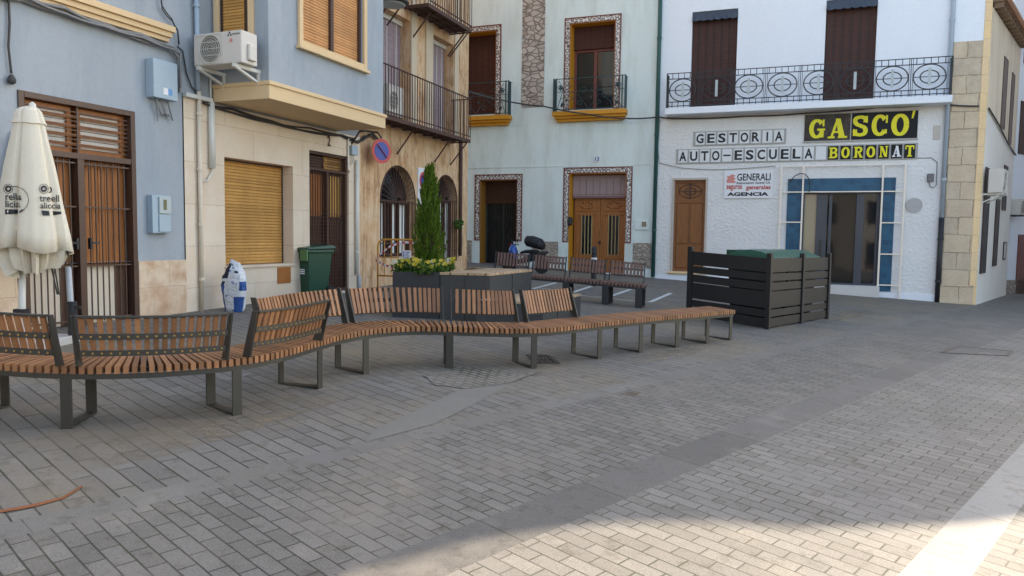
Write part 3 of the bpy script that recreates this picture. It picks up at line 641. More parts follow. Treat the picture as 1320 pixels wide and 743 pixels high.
# --- cream stone house with bay
s2=L(463,260)[0]; zc=(L(236,122)[1]+L(440,175)[1])/2
g1=FL.g(s2)
T=thing('townhouse','house with pale limestone ground floor and grey-blue bay window above','house',FL.at(s1,0,g1))
sh=(L(289,300)[0],L(377,300)[0],L(330,342)[1],L(300,204)[1])
d2=(L(398,300)[0],L(448.5,300)[0],L(449,374)[1],L(440,201)[1])
F=MB(FL.M); grid(F,s1,s2,g0-.5,zc,-.02,[(*sh,0,.34),(d2[0],d2[1],d2[2]-.0,d2[3],0,.22)],.3)
obj('stone_wall',F,MT['limestone'],T,recalc=False)
F=MB(FL.M); F.add([(s1,0,zc),(s2,0,zc),(s2,0,ZT),(s1,0,ZT)],[(0,1,2,3)]); shell(F,s1,s2,g0-.5,ZT,9,.36); F.add([(s1,-.02,zc),(s2,-.02,zc),(s2,.0,zc),(s1,.0,zc)],[(0,1,2,3)])
obj('upper_wall',F,MT['blue'],T,recalc=False)
F=MB(FL.M); F.box(s1+.001,s2-.001,.345,.6,g0-.5,zc); obj('core',F,MT['brownframe'],T)
xs_=sh[0]+(L(364,300,-.25)[0]-sh[0])*1.0
Wn=obj('shutter_window',(lambda f:(slats(f,sh[0]+.03,sh[1]-.03,sh[2]+.01,sh[3]-.0,.22,.05,.014),f)[-1])(MB(FL.M)),MT['shutter'],T,recalc=False)
F=MB(FL.M); F.box(sh[0],sh[0]+.03,.2,.3,sh[2],sh[3]); F.box(sh[1]-.03,sh[1],.2,.3,sh[2],sh[3]); F.box(sh[0]+.03,sh[1]-.03,.2,.3,sh[3]-.03,sh[3]); F.box(sh[0],sh[1],.23,.3,sh[2],sh[3]-.04); obj('frame',F,MT['brownframe'],Wn)
F=MB(FL.M); F.box(sh[0]-.02,sh[1]+.02,-.05,.2,sh[2]-.035,sh[2]+.004); obj('sill',F,MT['limestone'],Wn,bevel=.004)
F=MB(FL.M); a,z=L(356,345); b,z2=L(373,364.5); F.box(a,b,-.035,-.0205,z2,z); obj('hatch',F,MT['doorwood'],T,bevel=.004)
# grille door
D=obj('door_frame',(lambda f:(frame(f,d2[0],d2[1],d2[2],d2[3],.05,.02,.10),f.box(d2[0]+.05,d2[1]-.05,.02,.1,L(440,223)[1]-.02,L(440,223)[1]+.03),f.box(L(424,300)[0]-.03,L(424,300)[0]+.03,.02,.1,d2[2]+.05,L(440,223)[1]-.02),f)[-1])(MB(FL.M)),MT['brownframe'],T,bevel=.003)
zt_=L(440,223)[1]; zmid=L(440,280)[1]; xm2=L(424,300)[0]
dr=obj('door',(lambda f:(f.box(d2[0]+.05,xm2-.03,.14,.19,d2[2],zt_),f.box(xm2+.03,d2[1]-.05,.14,.19,d2[2],zt_),f)[-1])(MB(FL.M)),MT['darkwood'],T)
F=MB(FL.M); F.box(d2[0]+.08,xm2-.06,.12,.139,zmid,zt_-.08); obj('panel',F,MT['doorwood'],dr)
F=MB(FL.M)
for i in range(5): a=xm2+.06+(d2[1]-.08-xm2-.06)*i/5; F.box(a,a+(d2[1]-.08-xm2-.06)/5-.02,.11,.139,zmid,zt_-.08)
obj('panel',F,MT['shutter'],dr)
F=MB(FL.M); F.box(d2[0]+.05,xm2-.02,.15,.17,zt_+.03,d2[3]-.05); obj('fanlight_panel',F,MT['darkwood'],dr)
F=MB(FL.M); slats(F,xm2+.02,d2[1]-.05,zt_+.03,d2[3]-.05,.15,.13,.02); obj('fanlight_panel',F,MT['shutter'],dr,recalc=False)
F=MB(FL.M)
for (a,b) in ((d2[0]+.05,xm2-.03),(xm2+.03,d2[1]-.05)):
    n=7
    for i in range(1,n): x=a+(b-a)*i/n; F.box(x-.007,x+.007,.05,.064,d2[2]+.05,zt_-.02)
    for k in range(1,22):
        z=d2[2]+.05+(zmid-d2[2])*k/21
        F.box(a,b,.052,.060,z-.004,z+.004)
    for k in range(1,5): z=zt_+.03+(d2[3]-zt_-.08)*k/5; F.box(a,b,.05,.064,z-.007,z+.007)
obj('grille',F,MT['brownframe'],dr)
F=MB(FL.M); F.box(d2[0]-.1,d2[1]+.1,-.16,.02,d2[2]-.14,d2[2]-.001); F.box(d2[0]+.02,d2[1]-.02,.02,.2,d2[2]-.14,d2[2]-.0015); obj('doorstep',F,MT['limestone'],T,bevel=.01)
F=MB(FL.M); s,z=L(423.5,182,.02); text(F,'2',s-.05,s+.05,z-.10,z+.10,-.021,.012,.02); obj('house_number',F,MT['rust'],T)
# bay
sb=L(273,118)[0]
def solve_w(px_,s,zref):
    lo,hi=0,2.5
    for _ in range(40):
        m_=(lo+hi)/2
        if PX(FL.p(s,-m_,zref))<px_: lo=m_
        else: hi=m_
    return lo
zb1=L(273,106)[1]; zb0=L(273,130)[1]; wb=solve_w(347,sb,zb1)
se=L(497,150,wb)[0]; zb1=(zb1+FL.px(347,106,wb)[1]+FL.px(497,152,wb)[1])/3; zb0=(FL.px(347,126,wb)[1]+FL.px(497,167,wb)[1])/2
F=MB(FL.M); F.box(sb-.0,se,-wb,-.021,zb0,zb1); F.box(sb-.02,se+.02,-wb-.025,-.021,zb1-.045,zb1+.012); obj('bay_slab',F,MT['cream'],T,bevel=.006)
wi=wb-.04; sbi=sb+.04; sei=se-.02
bw=(FL.px(388,50,wi)[0],FL.px(467,50,wi)[0],FL.px(388,55,wi)[1])
bw=(bw[0],bw[1],(FL.px(388,55,wi)[1]+FL.px(467,86,wi)[1])/2)
F=MB(FL.M); grid(F,sbi,sei,zb1+.012,ZT,-wi,[(bw[0],bw[1],bw[2],bw[2]+2.0)],.12)
# side face with window: plane across the wall at sbi
yA=FL.side(284,20,sbi)[0]; yB=FL.side(322,20,sbi)[0]; zS=FL.side(322,42,sbi)[1]
def sideq(y0,y1,z0,z1): F.add([(sbi,y0,z0),(sbi,y1,z0),(sbi,y1,z1),(sbi,y0,z1)],[(0,1,2,3)][::1])
yl,yr=min(yA,yB),max(yA,yB)
sideq(-wi,yl,zb1+.012,ZT); sideq(yr,-.0,zb1+.012,ZT); sideq(yl,yr,zb1+.012,zS); sideq(yl,yr,zS+1.9,ZT)
F.add([(sei,-wi,zb1+.012),(sei,0,zb1+.012),(sei,0,ZT),(sei,-wi,ZT)],[(0,1,2,3)]); F.add([(sbi,-wi,ZT),(sei,-wi,ZT),(sei,0,ZT),(sbi,0,ZT)],[(0,1,2,3)])
obj('bay_wall',F,MT['blue'],T,recalc=False)
W=obj('bay_window',(lambda f:(frame(f,bw[0],bw[1],bw[2],bw[2]+2.0,.05,-wi+.03,-wi+.11),f.box((bw[0]+bw[1])/2-.04,(bw[0]+bw[1])/2+.04,-wi+.025,-wi+.11,bw[2]+.05,bw[2]+1.95),f)[-1])(MB(FL.M)),MT['brownframe'],T)
xm_=(bw[0]+bw[1])/2
for a,b in ((bw[0]+.05,xm_-.04),(xm_+.04,bw[1]-.05)):
    F=MB(FL.M); slats(F,a,b,bw[2]+.06,bw[2]+1.94,-wi+.08,.045,.012); obj('shutter',F,MT['shutter2'],W,recalc=False)
F=MB(FL.M); frame(F,bw[0]-.09,bw[1]+.09,bw[2]-.06,bw[2]+2.09,.09,-wi-.05,-wi-.001); F.box(bw[0]-.13,bw[1]+.13,-wi-.09,-wi-.001,bw[2]-.11,bw[2]-.0605); obj('surround',F,MT['cream'],W,bevel=.005)
W=obj('side_window',(lambda f:(f.box(sbi+.01,sbi+.07,yl,yr,zS,zS+1.9),f)[-1])(MB(FL.M)),MT['brownframe'],T)
M_=FL.at(0,0,0)
F=MB(FL.M)
n=40
for i in range(n):
    z=zS+.04+1.8*i/n; h=1.8/n; ya,yb=yl+.10,yr-.06
    F.add([(sbi+.008,ya,z),(sbi+.008,yb,z),(sbi-.006,yb,z+h*.2),(sbi-.006,ya,z+h*.2),(sbi-.004,yb,z+h*.75),(sbi-.004,ya,z+h*.75),(sbi+.008,yb,z+h),(sbi+.008,ya,z+h)],[(0,1,2,3),(3,2,4,5),(5,4,6,7)])
obj('shutter',F,MT['shutter'],W)
F=MB(FL.M); F.box(sbi-.05,sbi-.001,yl-.09,yl,zS-.07,zS+2); F.box(sbi-.05,sbi-.001,yr,yr+.09,zS-.07,zS+2); F.box(sbi-.08,sbi-.001,yl-.12,yr+.12,zS-.12,zS-.071); obj('surround',F,MT['cream'],W,bevel=.005)
# --- air conditioner on the bay side
sA=sbi-.50
ya0,zA1=FL.side(311,38,sA); ya1,zA0=FL.side(250,86,sA)
ylo,yhi=min(ya0,ya1),max(ya0,ya1)
def acunit(label,Mx,wd,ht,dp,logo=False,grp=None):
    """front face in local xz plane at y=0 looking to -y, body goes to +y"""
    t=thing('air_conditioner',label,'air conditioner',Mx,grp)
    F=MB(Mx); F.box(0,wd,0,dp,0,ht); obj('casing',F,MT['acbody'],t,bevel=.012)
    cx=wd*.36; cz=ht*.5; r=min(ht*.42,wd*.28)
    F=MB(Mx); F.lathe([(r,-.006),(r*.99,-.002)],(cx,0,cz),28,'y'); g=obj('fan_grille',F,MT['acgrille'],t)
    F=MB(Mx)
    for k in range(1,4): z=cz-r+2*r*k/4; F.box(cx-r*1.02,cx+r*1.02,-.016,-.0065,z-.004,z+.004)
    for rr_ in (.25,.45,.65,.85): F.ring((cx,-.010,cz),r*rr_,r*rr_,.0035,24,4)
    F.ring((cx,-.008,cz),r*1.03,r*1.03,.010,28,5); obj('guard',F,MT['acbody'],g)
    F=MB(Mx); frame(F,.03,cx+r*1.15,ht*.04,ht*.96,.012,-.010,-.001); obj('front_panel_rim',F,MT['acbody'],t)
    F=MB(Mx); F.box(wd+.001,wd+.05,dp*.35,dp*.8,ht*.12,ht*.62); obj('service_cover',F,MT['acbody'],t,bevel=.01)
    if logo:
        F=MB(Mx); x0=wd*.76; 
        for k in range(3):
            a=math.pi/2+k*2*math.pi/3; c=(x0+.03*math.cos(a)*.9,ht*.89+.022*math.sin(a))
            F.vprism([(c[0],c[1]+.02),(c[0]+.014,c[1]),(c[0],c[1]-.02),(c[0]-.014,c[1])],-.004,-.001)
        text(F,'MITSUBISHI',x0+.055,wd*.97,ht*.86,ht*.91,-.001,.003,.02); obj('logo',F,MT['ink'],t)
        F=MB(Mx); F.lathe([(.028,-.004),(.028,-.001)],(wd*.79,0,ht*.70),16,'y'); F.box(wd*.76,wd*.82,-.0045,-.001,ht*.66,ht*.69); obj('badge',F,MT['salmon'],t)
    return t
# local frame: x = -into wall direction (away from wall to the right), front looks towards -u
Mx=Matrix(((-FL.n.x,FL.u.x,0,0),(-FL.n.y,FL.u.y,0,0),(0,0,1,0),(0,0,0,1)))
pA=FL.p(sA,yhi,zA0); Mx.translation=pA
t=acunit('white air conditioner with round fan grille bracketed on the side of the blue bay',Mx,yhi-ylo,zA1-zA0,.32,True)
F=MB(FL.M)
for y in (yhi-.10,ylo+.12):
    F.bar((sA-.03,y,zA0-.03),(sbi-.0,y,zA0-.03),.05,.05); F.bar((sA-.03,y,zA0-.04),(sbi,y,zA0-.20),.04,.03); F.bar((sbi-.02,y,zA0+.0),(sbi-.02,y,zA0-.24),.05,.03)
pieces('bracket',F,MT['whiteplastic'],t)
# pipes on the limestone
def pipe(name,fr,a,b,r,off,mat,label,cat='pipe',clips=3,extra=None):
    (sA_,zA_),(sB_,zB_)=fr.px(*a,off),fr.px(*b,off); s=(sA_+sB_)/2
    t=thing(name,label,cat,fr.at(s,-off,min(zA_,zB_)))
    F=MB(fr.M); F.tube([(s,-off,zB_),(s,-off,zA_)],r,12); 
    if extra: extra(F,s)
    obj('tube',F,mat,t,smooth=True)
    F=MB(fr.M)
    for k in range(clips):
        z=zB_+(zA_-zB_)*(k+.6)/clips; F.lathe([(r+.012,-.02),(r+.012,.02)],(s,-off,z),12); F.box(s-.012,s+.012,-off+r,0,z-.015,z+.015)
    pieces('clip',F,mat,t)
    return t
pipe('drainpipe',FL,(256,118),(261,402),.032,.065,plain('cream_plastic',(.70,.60,.47),.45),'cream plastic downpipe on the limestone wall left of the shutter window',clips=4)
pipe('drainpipe',FL,(253,-20),(255.5,117),.036,.065,plain('bluish_pipe',(.34,.42,.50),.5),'upper blue-painted downpipe behind the air conditioner',clips=2)
def ex(F,s): 
    z=L(273,228,.06)[1]; s_=L(260,230,.06)[0]; z0_=L(273,217,.06)[1]
    F.tube([(s,-.06,z0_+.01),(s,-.06,z0_-.06),((s+s_)/2,-.06,z-.07),(s_,-.07,z-.08)],.013,6)
pipe('conduit',FL,(273,132),(273,217),.05,.06,MT['whiteplastic'],'short white condensate conduit below the bay slab corner',extra=ex,clips=0)
pipe('conduit',FL,(271.5,100),(271.5,131),.014,.04,MT['whiteplastic'],'thin white tube running down from the air conditioner',clips=0)
pipe('conduit',FL,(457,206),(463,354),.035,.06,MT['whiteplastic'],'white plastic conduit between limestone house and ochre house',clips=3)
pipe('conduit',FL,(463,355),(463.5,378),.035,.06,MT['greypipe'],'short grey base pipe below the white conduit by the green bin',clips=0)
F=MB(FL.M)
a,z=L(238,122,.06); b,_=L(272,131,.06); F.box(a,b,-.10,-.021,z-.03,z+.03); tag(obj('cable_trunking',F,MT['whiteplastic'],bevel=.005),'white cable trunking along the top edge of the limestone cladding','trunking')
wallcable('cable_bundle',FL,[(262,132),(300,143),(350,156),(400,168),(440,176),(456,181)],.016,.05,'dark bundle of cables under the cream bay slab',MT['cable'],3,9)
wallcable('cable_bundle',FL,[(455,180),(462,184),(470,176),(480,174),(488,181)],.022,.07,'thick black cable loop at the corner of limestone and ochre houses',MT['cable'],2,11)
a,b=L(454,190,.1)[0],L(461.5,190,.1)[0]; z1=L(458,188,.1)[1]; z0=L(458,200,.1)[1]
def ex(t):
    F=MB(FL.M); F.tube([((a+b)/2,-.05,z0),((a+b)/2+.05,-.05,z0-.12),((a+b)/2-.06,-.05,z0-.2),((a+b)/2-.02,-.05,z0-.05)],.012,6); F.tube([(a-.06,-.05,z1+.15),(a-.06,-.05,z0-.3),(a+.0,-.05,z0-.35)],.02,6); obj('wiring',F,MT['whiteplastic'],t)
wallbox('junction_box',FL,a,b,z0,z1,.1,MT['bluebox'],'small grey electrical box under cables beside the barred brown door','electrical box',ex)
# --- ochre house
s3=L(602.5,260)[0]; g2=FL.g(s3)
T=thing('townhouse','old house with stained ochre render, arched barred windows and iron balconies','house',FL.at(s2,0,g2))
ar=[]
for (xa,xb,xt,yt,yb) in ((489.5,535.5,514.5,213.5,331),(560,589,575,225.5,337)):
    a,b=L(xa,260)[0],L(xb,260)[0]; zt=L(xt,yt)[1]; zb=L((xa+xb)/2,yb)[1]; ar.append((a,b,zb,zt,(b-a)/2*1.05))
zf=L(600,182)[1]
up=[]
up.append((L(480,20)[0],L(529,60)[0],zf+.02,L(528,27)[1])); up.append((L(558,60)[0],L(584.5,60)[0],zf+.02,L(584,58)[1]))
F=MB(FL.M); grid(F,s2,s3,g1-.5,ZT,0,[(*q,.26) for q in ar]+[(*q,0,.30) for q in up],.26); shell(F,s2,s3,g1-.5,ZT,9,0)
obj('wall',F,MT['sand'],T,recalc=False)
for q in ar:
    a,b,z0,z1,rz=q; mx_=(a+b)/2; zc_=z1-rz; r=(b-a)/2
    def arcpts(k,n=20): return [(mx_-r*k*math.cos(math.pi*i/n),zc_+rz*k*math.sin(math.pi*i/n)) for i in range(n+1)]
    F=MB(FL.M); P=[(a,z0)]+arcpts(1)+[(b,z0)]; F.vprism(P,.24,.255); W=obj('arched_window',F,MT['glass'],T)
    F=MB(FL.M)
    for x in (a+r*.28,a+r*.92,b-r*.5): F.box(x,x+r*.34,.225,.238,z0+.02,zc_-.02)
    pieces('curtain',F,MT['curtain'],W)
    F=MB(FL.M); 
    for x in (a,mx_-.05,b-.07,a+r*.62,b-r*.65): F.box(x,x+.07,.17,.223,z0,zc_)
    F.box(a,b,.165,.222,zc_-.04,zc_+.04); F.box(a,b,.165,.222,z0,z0+.07)
    obj('frame',F,MT['darkwood'],W)
    F=MB(FL.M); n=10
    for i in range(n+1): x=a+.02+(b-a-.04)*i/n; F.box(x-.009,x+.009,-.02,0-.002,z0+.0,zc_+.03)
    for z in (z0+.06,z0+.3,zc_-.0): F.box(a,b,-.028,-.021,z-.012,z+.012)
    for i in range(1,18):
        an=math.pi*i/18; F.bar((mx_-.12*math.cos(an),-.01,zc_+.12*math.sin(an)),(mx_-r*.97*math.cos(an),-.01,zc_+rz*.97*math.sin(an)),.012)
    F.ring((mx_,-.01,zc_),.12,.12,.011,14,5,0,math.pi); F.ring((mx_,-.01,zc_),r*.98,rz*.98,.012,24,5,0,math.pi); obj('grille',F,MT['rust'],W)
# upper window blinds
for q in up:
    a,b,z0,z1=q; F=MB(FL.M); F.box(a,b,.26,.28,z0,z1); W=obj('balcony_door',F,MT['blindgrey'],T)
    F=MB(FL.M)
    for k in range(4): x=a+(b-a)*(k+.5)/4; F.box(x-.01,x+.01,.25,.259,z0,z1)
    F.box(a,b,.20,.2595,z1-.1,z1); obj('slat_frame',F,MT['whiteplastic'],W)
F=MB(FL.M)
for xa,xb in ((529,536),(548,557),(585,590)):
    a,b=L(xa,80)[0],L(xb,80)[0]; F.box(a,b,-.035,-.001,zf+.02,ZT)
pieces('pilaster',F,MT['stonetrim'],T,bevel=.006)
F=MB(FL.M); a,b=L(590.5,200)[0],L(593.5,200)[0]; F.tube([((a+b)/2,-.05,L(592,330)[1]),((a+b)/2,-.05,zf-.05)],.045,10); tag(obj('drainpipe',F,MT['rust'],smooth=True),'dark rusty downpipe near the corner of the ochre house','pipe')
# balconies
def balcony(sa,sb_,z,off,rail,label,lift,nb=26):
    t=thing('balcony',label,'balcony',FL.at((sa+sb_)/2,0,z)); 
    F=MB(FL.M); F.box(sa,sb_,-off,-.001,z-.035,z); F.box(sa,sb_,-off-.01,-off+.03,z-.08,z+.0); obj('floor',F,MT['rust'],t)
    F=MB(FL.M); n=max(3,int((sb_-sa)/.45))
    for i in range(n+1): x=sa+(sb_-sa)*i/n; F.bar((x,0,z-.06),(x,-off,z-.06),.03)
    for k in range(1,3): F.bar((sa,-off*k/3,z-.065),(sb_,-off*k/3,z-.065),.025)
    obj('joists',F,MT['rust'],t)
    F=MB(FL.M); x=sa+.35
    while x<sb_: F.bar((x,-off*.8,z-.08),(x-.0,-.01,z-.62),.025); x+=1.75
    F.bar((sb_-.03,-off*.85,z-.08),(sb_-.03,-.01,z-.62),.025); pieces('bracket',F,MT['rust'],t)
    F=MB(FL.M); F.bar((sa,-off,z+rail),(sb_,-off,z+rail),.035,.02); F.bar((sa,-off,z+.08),(sb_,-off,z+.08),.025,.02)
    for i in range(nb+1): x=sa+(sb_-sa)*i/nb; F.box(x-.007,x+.007,-off-.007,-off+.007,z,z+rail)
    for x in (sa,sb_):
        F.bar((x,-off,z+rail),(x,0,z+rail),.03,.02)
        for k in range(1,6): F.box(x-.007,x+.007,-off*k/6-.007,-off*k/6+.007,z,z+rail)
    obj('railing',F,MT['rust'],t); return t
offb=.55
zB=(L(498.5,150,offb)[1]+L(606,179,offb)[1])/2; zR=(L(498.5,84,offb)[1]+L(606,127,offb)[1])/2
sBe=L(606.5,150,offb)[0]
tb=balcony(L(470,140,offb)[0],sBe,zB,offb,zR-zB,'long rusty iron balcony with plain vertical bars on the ochre house','',44)
sC=L(552,12,.6)[0]; sD=L(608,35,.6)[0]; zU=(L(552,13,.6)[1]+L(608,36,.6)[1])/2
balcony(sC,sD,zU+.05,.6,1.0,'short upper iron balcony at the corner of the ochre house','',20)
balcony(sC-3.2,sC-1.0+.3,zU+.05,.6,1.0,'upper iron balcony of the ochre house, left of the corner one','',20)
sQ=L(497,130,offb-.05)[0]
Mx=Matrix(((-FL.n.x,FL.u.x,0,0),(-FL.n.y,FL.u.y,0,0),(0,0,1,0),(0,0,0,1)))
a,z1=L(499,110,.3); b,z0=L(516,145,.3)
F_M=FL.at(a-.1,-.42,zB+.03)
Mz=FL.at(L(500,130,.5)[0],-.50,zB+.04)
t=acunit('small white air conditioner standing on the rusty iron balcony',Mz,.62,.62,.26)
# wall lamp at the top
s,z=L(505,6,.75)
t=thing('street_lamp','round street lamp on a bracket high on the ochre house','lamp',FL.at(s,0,z-.05))
F=MB(FL.M); F.lathe([(.30,0),(.34,.03),(.32,.10),(.12,.22),(.05,.26)],(s,-.75,z),24); obj('lamp_shade',F,MT['greymetal'],t,smooth=False)
F=MB(FL.M); F.lathe([(.24,-.02),(.27,0.0-.001)],(s,-.75,z),24); obj('diffuser',F,MT['greyplate'],t)
F=MB(FL.M); F.tube([(s,-.75,z+.24),(s,-.6,z+.4),(s,-.2,z+.42),(s,0,z+.40)],.025,8); obj('arm',F,MT['greymetal'],t,smooth=True)
# signs
def roundsign(name,fr,px_,py_,off,r,label,tilt=0):
    s,z=fr.px(px_,py_,off); M=fr.at(s,-off,z)@Matrix.Rotation(tilt,4,'Z')
    t=thing(name,label,'sign',M)
    F=MB(M); F.lathe([(r,0.012),(r,0)],(0,0,0),36,'y'); obj('disc',F,MT['signred'],t)
    F=MB(M); F.lathe([(r*.74,0-.001),(r*.74,-.004)],(0,0,0),36,'y'); obj('blue_field',F,MT['signblue'],t)
    F=MB(M); c=r*.74*.70; F.bar((-c,-.007,c),(c,-.007,-c),r*.2,.004); obj('red_slash',F,MT['signred'],t)
    F=MB(M); F.box(-.02,.02,.013,.03,-.1,r+.05); F.tube([(0,.02,r+.03),(-.06,.05,r+.12),(-.35,.12,r+.13),(-.5,off-.02,r+.08)],.018,8); obj('bracket',F,MT['black'],t)
    return t
ss=abs(L(492,179,.3)[1]-L(492,211,.3)[1])/2
roundsign('no_parking_sign',FL,492,195,.3,ss,'round blue and red no parking sign on a black bracket at the ochre house corner',-.32)
a,b=L(540,220,.05)[0],L(554,220,.05)[0]; z1=L(541,216,.05)[1]; z0=L(541,268,.05)[1]
t=thing('no_parking_plate','tall white plate with a round no parking symbol between the arched windows','sign',FL.at((a+b)/2,0,z0))
F=MB(FL.M); F.box(a,b,-.04,-.001,z0,z1); obj('plate',F,MT['paper'],t,bevel=.004)
r=(b-a)*.42; c=((a+b)/2,0,z1-r-.08)
F=MB(FL.M); F.lathe([(r,-.042),(r,-.046)],c,30,'y'); obj('red_ring',F,MT['signred'],t)
F=MB(FL.M); F.lathe([(r*.72,-.047),(r*.72,-.050)],c,30,'y'); obj('blue_field',F,MT['signblue'],t)
F=MB(FL.M); k=r*.72*.7; F.bar((c[0]-k,-.053,c[2]+k),(c[0]+k,-.053,c[2]-k),r*.2,.004); obj('red_slash',F,MT['signred'],t)
# hanging plant on the arched window
def leafclump(mb,c,r,n,sz,rr,squash=1,up_=0):
    for _ in range(n):
        d=Vector((rr.gauss(0,1),rr.gauss(0,1),rr.gauss(0,1)*squash)).normalized()*r*rr.random()**.4; p=Vector(c)+d
        a=Vector((rr.uniform(-1,1),rr.uniform(-1,1),rr.uniform(-1,1)+up_)).normalized(); b=a.cross(Vector((rr.uniform(-1,1),rr.uniform(-1,1),rr.uniform(-1,1)))).normalized()
        s=sz*rr.uniform(.6,1.3); mb.add([p-b*s*.35,p+a*s*.5-b*s*.1,p+a*s,p+b*s*.35],[(0,1,2,3)])
s,z=L(590,289,.12); F=MB(FL.M); leafclump(F,(s,-.14,z),.14,160,.07,random.Random(3)); F.lathe([(.05,-.12),(.08,-.02)],(s,-.12,z),12)
tag(obj('hanging_plant',F,MT['leaf'],recalc=False),'small dark green plant hanging on the right arched window','plant')
# ------------------------------------------------------------------ pale house
B=FB.px
p0=-14.0; p1=B(846,200)[0]; gb=FB.g(p1)
T=thing('townhouse','tall pale grey-green house with tiled window borders and carved double door','house',FB.at(p0,0,gb))
def R4(xa,xb,yt,yb,f=B): return (f(xa,(yt+yb)/2)[0],f(xb,(yt+yb)/2)[0],f((xa+xb)/2,yb)[1],f((xa+xb)/2,yt)[1])
w1=(B(604,100)[0]-.3,B(638.7,100)[0],B(630,147)[1],B(636,40)[1]); w2=R4(734.7,792,29,141)
e1=R4(618.6,665.7,232.5,341); e2=R4(733,806,223.5,352)
e1=(e1[0],e1[1],FB.g(e1[0])-.05,e1[3]); e2=(e2[0],e2[1],FB.g(e2[0])-.05,e2[3])
F=MB(FB.M); grid(F,p0,p1,gb-.6,ZT,0,[(*q,0,.58) for q in (w1,w2,e1,e2)],.58); shell(F,p0,p1,gb-.6,ZT,8)
obj('wall',F,MT['pale'],T,recalc=False)
def tborder(q,t,bottom,par,skip_left=False):
    a,b,z0,z1=q; F=MB(FB.M); bz=bottom
    F.box(b,b+t,-.012,-.001,bz,z1+t); 
    if not skip_left: F.box(a-t,a,-.012,-.001,bz,z1+t)
    F.box(a,b,-.012,-.001,z1,z1+t); o=obj('tile_border',F,MT['border'],par)
    F=MB(FB.M); e=.035
    F.box(b+t,b+t+e,-.022,-.001,bz-e,z1+t+e); F.box(b-.0,b+t,-.022,-.0125,bz-e,bz)
    if not skip_left: F.box(a-t-e,a-t,-.022,-.001,bz-e,z1+t+e); F.box(a-t,a,-.022,-.0125,bz-e,bz)
    F.box(a-t,b+t,-.022,-.001,z1+t,z1+t+e); F.box(a-.002,b+.002,-.018,-.0125,z1,z1+e*.7); F.box(b,b+e*.6,-.0185,-.0125,bz,z1+e*.7)
    if not skip_left: F.box(a-e*.6,a,-.0185,-.0125,bz,z1+e*.7)
    obj('border_trim',F,MT['maroon'],o)
def lining(q,par,t=.012,d=.57,mat=None):
    a,b,z0,z1=q; F=MB(FB.M); F.box(a+.001,a+t,.0,d,z0,z1-.001); F.box(b-t,b-.001,.0,d,z0,z1-.001); F.box(a+t,b-t,0,d,z1-t,z1-.001); obj('painted_reveal',F,mat or MT['orange'],par)
tb_=abs(B(800,100)[0]-B(792,100)[0])-.035
for q,bt in ((w1,w1[2]),(w2,w2[2]),(e1,B(620,309)[1]),(e2,B(730,311)[1])): tborder(q,.155,bt,T,q is w1); lining(q,T,mat=plain('brown_ochre_reveal',(.30,.13,.02),.6) if q is e1 else None)
# window 1: brown blind
F=MB(FB.M); F.box(w1[0],w1[1]-.013,.40,.42,w1[2],w1[3]-.02); obj('window_blind',F,MT['blindbrown'],T)
F=MB(FB.M); a,b,z0,z1=w2; zs_=B(766,59)[1]; F.box(a+.013,b-.013,.38,.45,zs_,z1-.013); obj('window_blind',F,MT['blindbrown'],T)
W=obj('window',(lambda f:(frame(f,a+.013,b-.013,z0,zs_,.075,.46,.54),f.box((a+b)/2-.05,(a+b)/2+.05,.455,.535,z0+.075,zs_-.075),f)[-1])(MB(FB.M)),MT['maroon'],T,bevel=.004)
for x0_,x1_ in ((a+.088,(a+b)/2-.05),((a+b)/2+.05,b-.088)):
    F=MB(FB.M); F.box(x0_,x1_,.50,.51,z0+.075,zs_-.075); obj('pane',F,MT['glass'],W)
